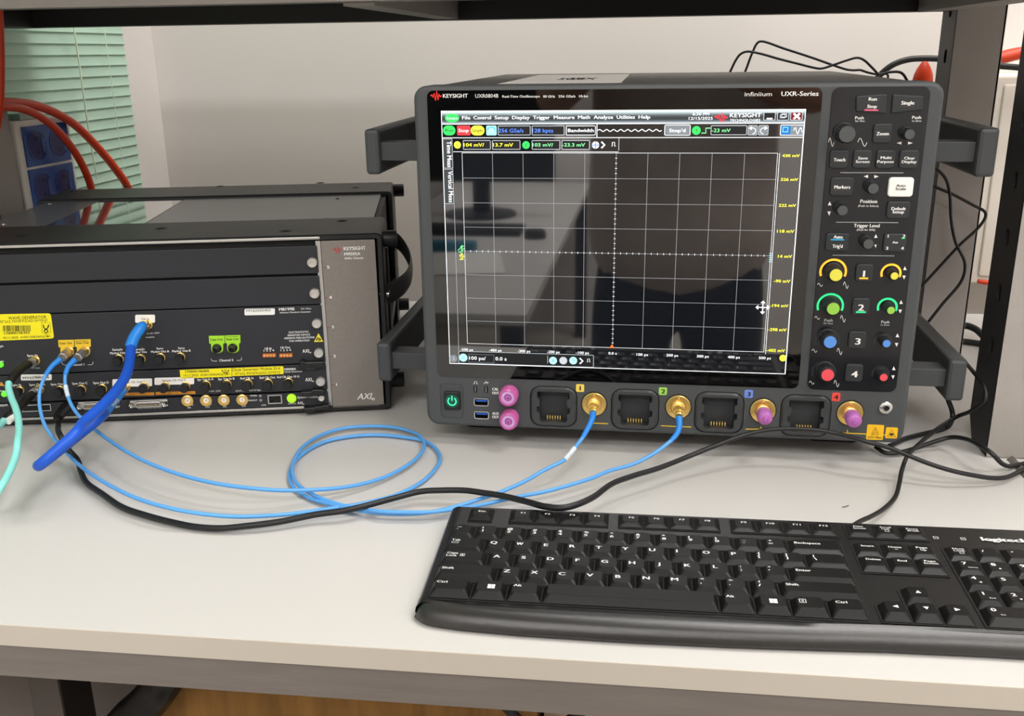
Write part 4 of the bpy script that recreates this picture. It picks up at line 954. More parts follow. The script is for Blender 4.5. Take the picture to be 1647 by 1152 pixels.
t5('Sync', 168, 225, 429, 16); t5('Marker Out A', 122, 275, 458); t5('Sync', 350, 406, 426, 16); t5('Marker Out B', 300, 455, 453)
t4('Sample', 948, 1035, 440); t4('Marker Out', 930, 1056, 470); t4('Sample', 1132, 1220, 437); t5('Marker Out', -40, 88, 462)
t5('Channel 2', 698, 815, 531, 19); aline(k5, ((628, 505), (630, 520), (640, 527), (678, 527))); aline(k5, ((883, 495), (882, 515), (872, 521), (842, 522)))
t4('Channel 1', 598, 712, 568, 19); aline(k4, ((520, 535), (528, 552), (545, 560), (575, 560))); aline(k4, ((784, 532), (782, 552), (772, 558), (740, 558)))
t4('Sync In', 232, 320, 490); t4('-1V max', 262, 340, 592, 13, .004); t5('to edit 100/V', 85, 195, 300, 13, .004); t5('coupled', 78, 148, 332, 13, .004)
t4('Trig In', -20, 30, 410, 16); t4('Event', -20, 35, 538, 16)
mg = mb.build('generator_module', ch)
def stick(par, name, cr, P, m, texts, ink=M_inkd, h=.0006, bold=.0, lab=None, extra=None):
    mb = MB(); mb.prism(A, [apx(cr, x, y) for x, y in P], .0004, h + .0001, m, 0)
    for t in texts: tx(mb, A, cr, t[0], t[1], t[2], t[3], t[4], ink, h + .0003, t[5] if len(t) > 5 else bold)
    if extra: extra(mb, h + .0003)
    return mb.build(name, par, lab)
M_ys = mat('label_yellow', '#f4e61a', .45); M_ws = mat('label_white', '#efeeea', .45); M_yt = mat('tag_amber', '#e6c22e', .45); M_gt = mat('tag_lime', '#a2dc2c', .45)
def rr_(x0, y0, x1, y1, r=8, sl=0.0):
    P = rrect(x0, x1, y0, y1, r, 3); return [(x, y + (x - x0) * sl) for x, y in P]
def bars(mb, h):
    x = 25; i = 0; rnd = random.Random(3)
    while x < 252:
        w = rnd.choice((2.2, 3.5, 5)); mb.poly(A, [apx(k4, x, 226), apx(k4, x + w, 226), apx(k4, x + w + 2, 276), apx(k4, x + 2, 276)], M_inkd, h); x += w + rnd.choice((2.5, 4, 6))
    mb.stroke(A, [apx(k4, *p) for p in ((352, 205), (425, 202), (430, 285), (395, 303), (358, 290))], .0003, M_inkd, h, True)
    mb.stroke(A, [apx(k4, *p) for p in ((368, 222), (372, 245), (392, 262), (408, 240), (412, 220))], .0011, M_inkd, h)
    mb.stroke(A, [apx(k4, *p) for p in ((392, 252), (374, 272), (388, 292), (408, 276), (392, 256))], .0011, M_inkd, h)
stick(mg, 'asset_label', k4, [(-60, 134), (405, 125), (425, 130), (432, 150), (455, 318), (452, 330), (440, 337), (-50, 357)], M_ys, (('WAVE GENERATOR', 75, 398, 178, 26), ('קיסייט טכנולוגיוח בע"מ'[::-1], 5, 405, 206, 22), ('170000106362', 40, 255, 303, 22, .008), ('18.11.2025  41001/50624/מעבדה', 32, 432, 340, 18)), lab='yellow asset label', extra=bars)
stick(mg, 'serial_label', k5, rr_(908, 88, 1163, 142, 10, -.02), M_ws, (('MY63300405', 925, 1130, 114, 20),), lab='white serial label')
def tag_(par, cr, x0, x1, y0, ym, yb, m, txt, over=False):
    xi0, xi1 = x0 + 18, x1 - 12; P = [(x0, y0 + 3), (x1, y0), (x1 + 2, ym), (xi1 + 2, ym + 4)] + [(xi1 + 2 - (1 - math.cos(t)) * (xi1 - xi0) / 2, yb - 32 + 32 * math.sin(t)) for t in [k * math.pi / 8 for k in range(9)]] + [(xi0, ym + 4), (x0 + 3, ym)]
    def ex(mb, h):
        if over: mb.stroke(A, [apx(cr, x0 + 12, y0 + 14), apx(cr, x1 - 16, y0 + 12)], .0003, M_inkd, h)
    stick(par, 'port_tag', cr, P, m, ((txt, x0 + 14, x1 - 14, ym - 22, 19, .004),), extra=ex)
tag_(mg, k4, 492, 624, 347, 408, 497, M_yt, 'Data Out'); tag_(mg, k4, 630, 765, 343, 405, 496, M_yt, 'Data Out', True)
tag_(mg, k5, 608, 738, 312, 378, 462, M_gt, 'Data Out'); tag_(mg, k5, 742, 872, 308, 374, 460, M_gt, 'Data Out', True)
stick(mg, 'port_tag', k5, rr_(-12, 137, 155, 205, 12), M_ws, (('Clk In', 40, 106, 181, 17),), lab='white port tag')
for cr, x in ((k5, 1062), (k6, 103)):
    mb = MB(); mb.prism(A, [apx(cr, *p) for p in ((x, 462), (x + 112, 459), (x + 112, 490), (x, 494))], .0004, .0022, mat('led_block_orange', '#b0622a', .4))
    for q in range(4): a, b = apx(cr, x + 16 + q * 26, 476); mb.disc(A, a, b, .0012, mat('led_lens', '#e8b070', .3), .0024, 10); 
    mb.build('led_block', mg)
T = ((393, 366), (431, 292), (472, 364))
mb = MB(); mb.poly(A, [apx(k6, *p) for p in T], mat('esd_yellow', '#e8dc3c', .5), EM); mb.stroke(A, [apx(k6, *p) for p in ((412, 352), (425, 330), (438, 336), (452, 346), (440, 352), (428, 346))], .0012, M_inkd, EM + .0002); mb.build('static_warning', mg)
thumb(mg, k6, 418, 207, 42); thumb(mg, k6, 435, 455, 42)
# --- clock module
mb = modface('m', z_c, z_d)
t6_('M8008A', 145, 243, 605, 17); t6_('Clock Generator', 145, 297, 625, 14, .006); t6_('8/16/32 GHz', 305, 397, 595, 12, .004)
t6_('AXI', 322, 374, 698, 28, .006); t6_('e', 376, 395, 702, 16, .01); t6_('Ref Clk Out 10 G', 85, 270, 671, 17)
for s, x0, x1, yb in (('Sys Trig In A', 512, 648, 692), ('Sys Trig In B', 686, 825, 688), ('Ref Clk In', 875, 985, 682), ('Ref Clk Out', 1037, 1167, 677)): t5(s, x0, x1, yb, 18)
t5('-1.5V...3.5V', 605, 708, 788, 13, .004); t5('-0.5V...', 830, 900, 785, 13, .004); t5('0.2/1.5 Vpp', 950, 1045, 780, 13, .004)
t4('Sync In', 105, 180, 738); t4('Sync Out A', 250, 383, 736); t4('Sync Out B', 430, 560, 732); t4('Sync Out C', 610, 740, 725); t4('Sync Out D', 788, 918, 720); t4('Status', 5, 55, 785, 13)
mc = mb.build('clock_module', ch)
stick(mc, 'serial_label', k4, rr_(178, 640, 437, 690, 10, -.01), M_ws, (('MY62900456', 196, 418, 679, 20, .012),), lab='white serial label')
stick(mc, 'port_tag', k4, rr_(948, 680, 1282, 745, 10, -.02), M_ws, (('Sample Clk Out 1', 1010, 1220, 716, 18),), lab='white port tag')
stick(mc, 'port_tag', k5, rr_(150, 668, 484, 728, 10, -.02), M_ws, (('Sample Clk Out 2', 215, 415, 700, 18),), lab='white port tag')
stick(mc, 'clock_strip', k4, [(1040, 795), (1300, 790), (1300, 815), (1040, 818)], mat('strip_amber', '#d8902c', .5), (('SPECIFIED OUTPUTS', 1090, 1200, 811, 11),))
stick(mc, 'clock_strip', k5, [(160, 788), (492, 780), (496, 803), (160, 812)], MATS['strip_amber'], (('SPECIFIED OUTPUTS', 265, 350, 802, 11),))
def em2(mb, h): a, b = apx(k5, 746, 598); mb.arc(A, a, b, .0030, .0038, 180, 360, M_inkd, h, 12); mb.stroke(A, [(a - .0012, b), (a, b - .002), (a + .0012, b)], .0007, M_inkd, h)
stick(mc, 'asset_label', k5, [(362, 603), (798, 585), (800, 658), (370, 674)], M_ys, (('170000106400', 412, 612, 626, 20, .008), ('19.11.2025  41001/50624/מעבדה', 398, 785, 658, 18)), lab='yellow asset label', extra=em2)
stick(mc, 'asset_label', k5, [(802, 586), (1222, 570), (1236, 576), (1237, 636), (804, 654)], M_ys, (('Clock Generator Module 32-6', 806, 1210, 612, 22), ('קיסייט טכנולוגיוח בע"מ'[::-1], 830, 1212, 643, 20)), lab='yellow asset label')
thumb(mc, k6, 450, 695, 41)
# --- system module
mb = modface('m', z_e, z_f)
t4('KEYSIGHT', -60, 72, 912, 18); mb.frame(A, *bx(A, k4, 185, 895, 430, 950), .0005, M_ink, EM); mb.rect(A, *bx(A, k4, 190, 900, 425, 945), M_blk2, EM)
aline(k4, ((525, 884), (570, 880))); aline(k4, ((540, 883), (548, 874), (556, 874)))
t4('MULTIFRAME INPUT', 720, 890, 938, 12, .004); t5('MULTIFRAME OUTPUT', 15, 215, 932, 13, .004)
for s, s2, x0, x1, y in (('TRIGGER', 'IN', 400, 480, 905), ('TRIGGER', 'OUT', 556, 633, 900), ('CLOCK', 'IN', 707, 772, 897), ('CLOCK', 'OUT', 868, 929, 892)):
    t5(s, x0, x1, y, 12, .006); t5(s2, (x0 + x1) / 2 - 5 * len(s2), (x0 + x1) / 2 + 8 * len(s2), y + 20, 13, .006)
t5('SPEED', 957, 1015, 826, 12, .006); t5('LINK/ACT', 935, 1018, 865, 12, .006); t5('LAN', 1052, 1088, 904, 12, .006)
for x, y in ((1040, 820), (1045, 857)): a, b = apx(k5, x, y); mb.arc(A, a, b, .0009, .0013, 0, 360, M_ink, EM, 10)
t6_('System Module', 255, 425, 842, 19, .006); t6_('STATUS', 176, 240, 892, 11, .006); t6_('AXI', 255, 298, 890, 20, .004); t6_('e', 299, 312, 894, 12)
ms = mb.build('system_module', ch)
def ring_lathe(par, name, cr, x, y, prof, m, seg=24, lab=None, extra=None, ridge=None):
    a, b = apx(cr, x, y); mb = MB(); mb.lathe(A, a, b, prof, m, seg, ridge=ridge, smooth=seg > 8)
    if extra: extra(mb, a, b)
    return mb.build(name, par, lab)
for x, y in ((430, 857), (586, 855), (736, 852), (891, 849)):
    ring_lathe(ms, 'coax_socket', k5, x, y, [(.0060, .0004), (.0060, .0028), (.0050, .0034), (.0042, .0034), (.0034, .0016)], M_gold, 28, extra=lambda mb, a, b: (mb.disc(A, a, b, .0030, M_white, .0018, 18), mb.disc(A, a, b, .0009, M_gold, .0024, 10)))
ring_lathe(ms, 'status_light', k6, 205, 841, [(.0050, .0004), (.0046, .002), (.003, .003)], em('led_green', '#9cd820', .75), 20)
mb = MB(); b = bx(A, k6, 5, 810, 125, 885); P = rrect(*b, .0004); mb.ring(A, P, inset(P, .0011), M_silver, .0012); mb.well(A, inset(P, .0011), .0012, .0005, M_blk2); mb.rect(A, b[0] + .006, b[1] - .006, b[2] + .001, b[2] + .005, M_blk, .0009); mb.build('network_socket', ms)
for cr, x0, x1, yc in ((k4, 712, 960, 896), (k4, 1148, 1366, 884)):
    mb = MB(); b = bx(A, cr, x0, yc - 27, x1, yc + 24)
    mb.prism(A, rrect(b[0] - .006, b[1] + .006, b[2] - .0005, b[3] + .0005, .001), .0004, .0016, M_silver, .0003)
    mb.prism(A, rrect(*b, .002), .0016, .0052, M_silver, .0006); mb.rect(A, b[0] + .0015, b[1] - .0015, b[2] + .0022, b[3] - .0022, M_blk2, .0054, .001); mb.rect(A, b[0] + .0025, b[1] - .0025, b[2] + .0036, b[3] - .0036, mat('connector_cream', '#d8c090', .5), .0056)
    for q in (b[0] - .0035, b[1] + .0035): mb.lathe(A, q, (b[2] + b[3]) / 2, [(.0030, .0016), (.0030, .0062), (.0022, .0072), (.0012, .0060)], M_chrome, 6, smooth=False)
    mb.build('multiframe_socket', ms)
thumb(ms, k6, 458, 832, 28)
# ejector levers
for par, P in ((mg, ((278, 520), (300, 505), (330, 520), (480, 515), (486, 550), (470, 570), (330, 578), (300, 586), (280, 575))), (mc, ((290, 770), (370, 765), (385, 750), (465, 750), (490, 765), (490, 790), (465, 800), (390, 800), (370, 812), (300, 812))), (ms, ((312, 905), (400, 898), (410, 890), (460, 888), (470, 880), (528, 882), (532, 915), (470, 925), (408, 932), (400, 942), (318, 945)))):
    mb = MB(); mb.prism(A, [apx(k6, *p) for p in P], .0004, .0075, M_blk, .0012); mb.build('ejector_lever', par)
# sockets closed by black caps
def capped(par, cr, x, y, r):
    a, b = apx(cr, x, y); Sf = Plane(A.O + A.n * .010, A.ex, A.ey); a2, b2 = Sf.px(*cr(x, y)); R = rad(Sf, cr, x, y, r)
    mb = MB(); mb.lathe(A, a2, b2, [(R * .95, .0004), (R * .95, .0026), (R * .8, .003)], M_gold, 24); o = mb.build('coax_socket', par)
    mb = MB(); mb.lathe(A, a2, b2, [(R * .74, .003), (R * .80, .0035), (R * .98, .005), (R, .0065), (R, .0105), (R * .85, .0120)], M_blk, 18, ridge=(2, 4, .05), smooth=False); mb.build('dust_cap', o, 'black dust cap')
for x, y in ((982, 530), (1166, 530)): capped(mg, k4, x, y, 43)
for x, y in ((182, 520), (352, 515)): capped(mg, k5, x, y, 43)
for x, y, r in ((143, 795, 36), (482, 797, 44), (662, 790, 44), (840, 782, 43)): capped(mc, k4, x, y, r)
for x, y in ((45, 765), (222, 762), (396, 760), (570, 750), (746, 743), (925, 738), (1097, 735)): capped(mc, k5, x, y, 41)
capped(mc, k6, 170, 727, 40)
for x, y in ((677, 418), (810, 414)): ring_lathe(mg, 'coax_socket', k5, x, y, [(.0046, .0006), (.0046, .002), (.0036, .003), (.0034, .0075), (.0022, .008), (.0014, .006)], M_blk, 20)
# sockets that carry cables
def socket(par, cr, x, y, r, off=.004):
    Sf = Plane(A.O + A.n * off, A.ex, A.ey); a, b = Sf.px(*cr(x, y)); mb = MB()
    mb.lathe(A, a, b, [(r, .0004), (r, .0022), (r * .8, .003), (r * .7, .0085)], M_gold, 22); mb.build('coax_socket', par); return A.P(a, b, .008)
K_dA = socket(mg, k4, 575, 452, .0050); K_dB = socket(mg, k4, 712, 448, .0050)
K_sin = socket(mg, k4, 290, 530, .0048); K_clk = socket(mg, k5, 82, 232, .0048, .006)
K_so = socket(mc, k4, 325, 772, .0046); K_sc = socket(mc, k4, 1052, 755, .0046)
for x, y in ((8, 556), (40, 803)): ring_lathe(mg, 'status_light', k4, x, y, [(.0030, .0006), (.0028, .0022), (.0016, .003)], em('led_bright_green', '#5ae82c', 1.0), 14)
mb = MB(); mb.poly(A, [apx(k4, *p) for p in ((-5, 735), (12, 700), (42, 738))], mat('esd_orange', '#d89a38', .5), EM); mb.build('hot_warning', mc)
# ================================================================ KEYBOARD
ka = 0.021874; U = .01905; ks = .0149
kex = V((math.cos(ka), math.sin(ka), 0)); key_ = V((-math.sin(ka), math.cos(ka), ks))
KT = Plane(V((.0703154, -.1803841, .019 + ks * 3 * U)), kex, key_)
M_kbd = mat('keyboard_black', '#161616', .27, spec=.9, bump=.16, bscale=2200); M_key = mat('keycap_black', '#131313', .38, spec=.3, bump=.06, bscale=1500); M_leg = mat('key_legend_white', '#e6e6e4', .5)
M_deck = mat('keyboard_deck', '#0f0f10', .3, spec=.5); M_gapk = mat('key_gap_black', '#040404', .7)
kb = thing('keyboard', 'black full size wired keyboard lying in front of the oscilloscope', 'keyboard', (.28, -.22, 0))
def kz(b, z): return z - (.019 + ks * (b * U + 3 * U))      # height above the key-top plane for a wanted world height
mb = MB()
LX, RX = -.78, 22.85
# cross sections along the length: (offset from front edge in units, height)
def front(t):
    ctrl = [(LX, -6.02), (-.35, -6.40), (.6, -6.60), (3, -6.74), (6.5, -6.78), (10, -6.72), (12.8, -6.60), (15, -6.48), (18, -6.42), (21, -6.42), (22.4, -6.3), (RX, -6.0)]
    for (x0, y0), (x1, y1) in zip(ctrl, ctrl[1:]):
        if t <= x1: return y0 + (y1 - y0) * (t - x0) / (x1 - x0)
    return -6.1
XS = [LX, LX + .05, LX + .16, LX + .34, -.2, .2, 1, 2, 3, 4, 5, 6, 7, 8, 9, 10, 11, 12, 13, 14, 15, 16, 17, 18, 19, 20, 21, 22, 22.3, RX - .16, RX - .05, RX]
rows_ = []
for x in XS:
    f = front(x); e = min(x - LX, RX - x); e = max(0, min(1, e / .34)); q = math.sqrt(max(0, 1 - (1 - e) ** 2)); s_ = .35 + .65 * q
    zb = .0125 * s_ + .0006
    xo = 0
    prof = [(1.02 - .06 * (1 - q), .0012), (1.06 - .06 * (1 - q), .006), (1.04 - .06 * (1 - q), .0155 * s_), (.99 - .06 * (1 - q), .0180 * s_), (-5.66, .0128 * s_), (-5.80, .0128 * s_), (-5.95, .0136 * s_), (f + .62, .0142 * s_), (f + .36, .0128 * s_), (f + .16, .0098 * s_), (f + .05, .0062 * s_), (f + .0, .0035), (f + .05, .0012)]
    rows_.append([KT.P(x * U, b * U, kz(b, z)) for b, z in prof])
n = len(rows_[0]); vs = [v for r in rows_ for v in r]; fs = []
for i in range(len(rows_) - 1):
    for j in range(n): fs.append([i * n + j, (i + 1) * n + j, (i + 1) * n + (j + 1) % n, i * n + (j + 1) % n])
fs += [list(range(n)), [(len(rows_) - 1) * n + j for j in range(n)][::-1]]
mb.add(vs, fs, M_kbd, True)
hs = mb.build('housing', kb)
# key well outlines (black gap) and printed marks on the deck
GH = .0006
def wellz(b0, b1): return GH
def deck_h(b):   # deck height on the housing between (.99,.0180) and (-5.66,.0128)
    t = (b + 5.66) / (6.65); return kz(b, .0128 + t * .0052)
mb = MB()
def patch(x0, x1, b0, b1, m, r=.02, up=.0003):
    P = rrect(x0, x1, b0, b1, r * 5, 3); mb.add([KT.P(x * U, b * U, deck_h(b) + up) for x, b in P], [list(range(len(P)))], m)
def kl(c): return c - .38
BL = [(kl(0) - .06, kl(15) + .06, -5.70, -.58), (kl(.55), kl(1.5) + .04, -.24, .86), (kl(2.19), kl(6.18) + .02, -.24, .86), (kl(6.57), kl(10.56) + .02, -.24, .86), (kl(10.97), kl(15.02) + .03, -.24, .86),
      (kl(15.36), kl(18.44), -.24, .86), (kl(15.36), kl(18.44), -2.68, -.58), (kl(15.36), kl(18.44), -5.68, -4.56), (kl(16.34), kl(17.44), -4.6, -3.60), (kl(18.66), kl(22.78), -5.68, -.58)]
for i, (x0, x1, b0, b1) in enumerate(BL): patch(x0, x1, b0, b1, M_gapk, .008, .0003 + .00002 * i)
mb.build('key_wells', kb)
mb = MB()
def dtext(s, x, b, w, c, bold=.0):
    pl = Plane(KT.P(0, 0, deck_h(b) + .0006), KT.ex, KT.ey); mb.text(pl, s, x * U, b * U, w * U, c, M_leg, 0, bold)
for x, s in ((18.98, '1'), (19.98, 'A'), (20.98, 'S')):
    pl = Plane(KT.P(0, 0, deck_h(.05) + .0006), KT.ex, KT.ey); b = (x * U - .0016, x * U + .0016, .02 * U, .02 * U + .0032)
    if x > 18: mb.frame(pl, x * U - .66 * U - .0018, x * U - .66 * U + .0018, .06 * U - .001, .06 * U + .0024, .0004, M_leg); mb.text(pl, s, x * U - .66 * U - .0006, .06 * U, .0012, .0014, M_leg)
dtext('logitech', 19.78, .02, 2.1, .0052, .03)
mb.build('deck_print', kb)
NK = [0]
def key(c0, c1, b0, b1, legs, h=0.0):
    """c0..c1: left and right in key units, b0..b1 front and back"""
    mb = MB(); x0, x1 = (kl(c0) + .025) * U, (kl(c1) - .025) * U; y0, y1 = (b0 + .02) * U, (b1 - .02) * U
    bh = deck_h((b0 + b1) / 2) + .0006
    B = rrect(x0, x1, y0, y1, .0008, 2); T = rrect(x0 + .0028, x1 - .0026, y0 + .0038, y1 - .0014, .0022, 2)
    T2 = inset(T, .0005); n = len(B)
    dish = -.0005
    vs = [KT.P(a, b, bh) for a, b in B] + [KT.P(a, b, h - .0005) for a, b in T] + [KT.P(a, b, h) for a, b in T2]
    fs = []
    for j in range(2):
        for k in range(n): fs.append([j * n + k, j * n + (k + 1) % n, (j + 1) * n + (k + 1) % n, (j + 1) * n + k])
    fs.append([2 * n + k for k in range(n)])
    mb.add(vs, fs, M_key)
    tw = x1 - x0
    for L in legs:
        s, dx, dy, wd, cp = L[:5]; bo = L[5] if len(L) > 5 else .018
        if callable(s): s(mb, x0 + dx, y0 + dy, h + .0001)
        else: mb.text(KT, s, x0 + dx, y0 + dy, wd, cp, M_leg, h + .0001, bo)
    NK[0] += 1
    if NK[0] > 100: return mb
    mb.build('key', kb); return None
rowb = lambda r: (-r - .62, -r + .38)
def R(r): return rowb(r)
def letter(s): return [(s, .0044, .0090, .0046 if s not in 'IJ' else (.0013 if s == 'I' else .0036), .0036)]
def two(a, b, wa=.0032, wb=.0030): return [(a, .0046, .0118, wa, .0026), (b, .0046, .0074, wb, .0030)]
def word(s, w, y=.0098, cp=.0024): return [(s, .0040, y, w, cp, .012)]
r1 = [('~', '`', .0034, .0010), ('!', '1', .0010, .0018), ('@', '2', .0040, .0030), ('#', '3', .0032, .003), ('$', '4', .003, .003), ('%', '5', .0038, .003), ('^', '6', .003, .003), ('&', '7', .0034, .003), ('*', '8', .0024, .003), ('(', '9', .0014, .003), (')', '0', .0014, .003), ('_', '-', .0036, .003), ('+', '=', .0028, .003)]
for i, (a, b, wa, wb) in enumerate(r1): key(i, i + 1, *R(1), two(a, b, wa, wb))
key(13, 15, *R(1), word('Backspace', .0182, .0105, .0026))
def fr(w, h_):
    def f(mb, a, b, h): mb.frame(KT, a, a + w, b, b + h_, .0003, M_leg, h)
    return f
key(0, 1.5, *R(2), word('Tab', .0062, .0112) + [(fr(.0050, .0022), .0044, .0076, 0, 0)])
for i, c in enumerate('QWERTYUIOP'): key(1.5 + i, 2.5 + i, *R(2), letter(c))
key(11.5, 12.5, *R(2), two('{', '[', .0014, .0012)); key(12.5, 13.5, *R(2), two('}', ']', .0014, .0012)); key(13.5, 15, *R(2), two('|', '\\', .0005, .002))
key(0, 1.75, *R(3), word('Caps', .0078, .0114) + [('Lock', .0040, .0080, .0074, .0024, .012), (fr(.0034, .0034), .0136, .0088, 0, 0), ('A', .0145, .0093, .0016, .0022)])
for i, c in enumerate('ASDFGHJKL'): key(1.75 + i, 2.75 + i, *R(3), letter(c))
key(10.75, 11.75, *R(3), two(':', ';', .0006, .0008)); key(11.75, 12.75, *R(3), two('"', "'", .0014, .0006)); key(12.75, 15, *R(3), word('Enter', .0100, .0105, .0026))
key(0, 2.25, *R(4), word('Shift', .0084, .0100, .0026))
for i, c in enumerate('ZXCVBNM'): key(2.25 + i, 3.25 + i, *R(4), letter(c))
key(9.25, 10.25, *R(4), two('<', ',', .003, .0008)); key(10.25, 11.25, *R(4), two('>', '.', .003, .0007)); key(11.25, 12.25, *R(4), two('?', '/', .0024, .0020)); key(12.25, 15, *R(4), word('Shift', .0084, .0105, .0026))
def win(mb, a, b, h):
    for i in (0, 1):
        for j in (0, 1): mb.rect(KT, a + i * .0026, a + i * .0026 + .0024, b + j * .0026, b + j * .0026 + .0024, M_leg, h)
def menu(mb, a, b, h):
    mb.frame(KT, a, a + .0044, b, b + .0044, .0004, M_leg, h)
    for i in range(3): mb.rect(KT, a + .0014, a + .0030, b + .0010 + i * .0010, b + .0014 + i * .0010, M_leg, h)
key(0, 1.5, *R(5), word('Ctrl', .0070, .0110, .0026)); key(1.5, 2.75, *R(5), [(win, .0104, .0070, 0, 0)]); key(2.75, 4, *R(5), word('Alt', .0052, .0112, .0026))
key(4, 10.1, *R(5), []); key(10.1, 11.3, *R(5), word('Alt', .0052, .0112, .0026)); key(11.3, 12.5, *R(5), [(win, .0086, .0070, 0, 0)]); key(12.5, 13.75, *R(5), [(menu, .0048, .0092, 0, 0)]); key(13.75, 15, *R(5), word('Ctrl', .0072, .0110, .0026))
FR = (-.17, .80)
def fkey(c, s, w): key(c - .5, c + .5, *FR, [(s, .0097 - w / 2, .0106, w, .0023, .012)])
fkey(1.02, 'Esc', .0058)
for i in range(4): fkey(2.70 + i * 1.0, 'F%d' % (i + 1), .0042)
for i in range(4): fkey(7.07 + i * 1.0, 'F%d' % (i + 5), .0042)
for i in range(4): fkey(11.48 + i * 1.02, 'F%d' % (i + 9), .0042 if i == 0 else .0060)
NX = 15.40
key(NX, NX + 1, *FR, [('Print', .0056, .0120, .0068, .0020, .01), ('Screen', .0050, .0092, .0088, .0020, .01)])
key(NX + 1, NX + 2, *FR, [('Scroll', .0056, .0124, .0078, .0018, .01), ('Lock', .0064, .0100, .0056, .0018, .01), (fr(.003, .0026), .0080, .0066, 0, 0)])
key(NX + 2, NX + 3, *FR, [('Pause', .0052, .0116, .0082, .0020, .01), ('Break', .0056, .0088, .0080, .0020, .01)])
key(NX, NX + 1, *R(1), [('Insert', .0050, .0106, .0086, .0022, .012)]); key(NX + 1, NX + 2, *R(1), [('Home', .0048, .0106, .0088, .0022, .012), ('⇤', .0086, .0078, .0024, .0014)]); key(NX + 2, NX + 3, *R(1), [('Page', .0048, .0116, .0078, .0022, .012), ('Up', .0072, .0084, .0038, .0022, .012)])
key(NX, NX + 1, *R(2), [('Delete', .0042, .0110, .0098, .0022, .012)]); key(NX + 1, NX + 2, *R(2), [('End', .0064, .0108, .0060, .0022, .012)]); key(NX + 2, NX + 3, *R(2), [('Page', .0052, .0120, .0078, .0022, .012), ('Down', .0046, .0090, .0092, .0022, .012)])
def tri_(d, sz=.0018):
    def f(mb, a, b, h):
        P = {'u': ((-1, -.8), (1, -.8), (0, 1)), 'd': ((-1, .8), (1, .8), (0, -1)), 'l': ((1, 1), (1, -1), (-1, 0)), 'r': ((-1, 1), (-1, -1), (1, 0))}[d]
        mb.poly(KT, [(a + x * sz, b + y * sz) for x, y in P], M_leg, h)
    return f
key(NX + 1, NX + 2, *R(4), [(tri_('u'), .0094, .0104, 0, 0)])
for i, d in enumerate('ldr'): key(NX + i, NX + i + 1, *R(5), [(tri_(d), .0094, .0106, 0, 0)])
PX = 18.72
key(PX, PX + 1, *R(1), [('Num', .0046, .0124, .0078, .0020, .01), ('Lock', .0048, .0098, .0078, .0020, .01), (fr(.0030, .0024), .0080, .0066, 0, 0)]); key(PX + 1, PX + 2, *R(1), [('/', .0050, .0104, .0014, .0028)]); key(PX + 2, PX + 3, *R(1), [('*', .0054, .0108, .0022, .002)])
def num(s, sub): return [(s, .0050, .0108, .0032, .0034)] + ([(sub, .0074, .0066, .0068, .0013, .004)] if isinstance(sub, str) else ([(tri_(sub[0], .0010), .0094, .0074, 0, 0)] if sub else []))
for r, L in ((2, (('7', 'Home'), ('8', ('u',)), ('9', 'PgUp'))), (3, (('4', ('l',)), ('5', None), ('6', ('r',)))), (4, (('1', 'End'), ('2', ('d',)), ('3', 'PgDn')))):
    for i, (s, sb) in enumerate(L): key(PX + i, PX + i + 1, *R(r), num(s, sb))
key(PX, PX + 2, *R(5), num('0', 'Ins'))
rest = [key(PX + 2, PX + 3, *R(5), []), key(PX + 3, PX + 4, *R(1), []), key(PX + 3, PX + 4, -3.62, -1.62, []), key(PX + 3, PX + 4, -5.62, -3.62, [])]
mm_ = MB()
for q in rest:
    if q is None: continue
    b0 = len(mm_.v); mm_.v += q.v; mm_.mats = q.mats; mm_.f += [[b0 + i for i in f] for f in q.f]; mm_.m += q.m; mm_.sm += q.sm
if mm_.v: mm_.build('keys', kb)['kind'] = 'stuff'

# ================================================================ CABLES
L0 = crop(0, 540, 5.236); L1 = crop(0, 640, 3.66); L2 = crop(440, 660, 3.58); L3 = crop(1400, 680, 6.668); L4 = crop(1440, 340, 2.618)
M_lb = mat('light_blue_cable', '#5aa2e6', .4, spec=.5); M_bb = mat('bright_blue_sleeve', '#2a86e0', .38); M_db = mat('royal_blue_cable', '#1f57c8', .42, spec=.4); M_teal = mat('aqua_cable', '#8fe2d8', .4)
M_lab = mat('cable_label_white', '#cfe0ee', .4); M_boot = mat('black_boot', '#1b1a18', .45)
def seg(P, i0, i1): return P[i0:i1]
RC = .0017
def zp(lst, z): return [at_z(*p, z) if not isinstance(z, (list, tuple)) else None for p in lst]
def path(cr, L): return [at_z(*cr(x, y), z) for x, y, z in L]
def off(P, n, d): return P + n * d
NA = A.n
def plug(par, p, d, prof, m, seg_=20, name='connector'):
    """turned connector: starts at p and runs along d"""
    d = V(d).normalized(); a = d.orthogonal().normalized(); b = d.cross(a)
    pl = Plane(p, a, b); mb = MB(); mb.lathe(pl, 0, 0, prof, m, seg_); return mb.build(name, par)
def sleeve(par, P, r, m, name='sleeve', lab=None, sub=5):
    mb = MB(); mb.tube(P, r, m, 10, sub); return mb.build(name, par, lab)

# cable 1: module data output -> coil -> scope channel 1
ca = thing('coax_cable', 'light blue cable from the left amber data tag to oscilloscope input 1', 'cable', (0.05, -.08, 0))
dA = (NA + V((-.35, 0, -.28))).normalized()
pA = [K_dA + dA * .010, K_dA + dA * .020]
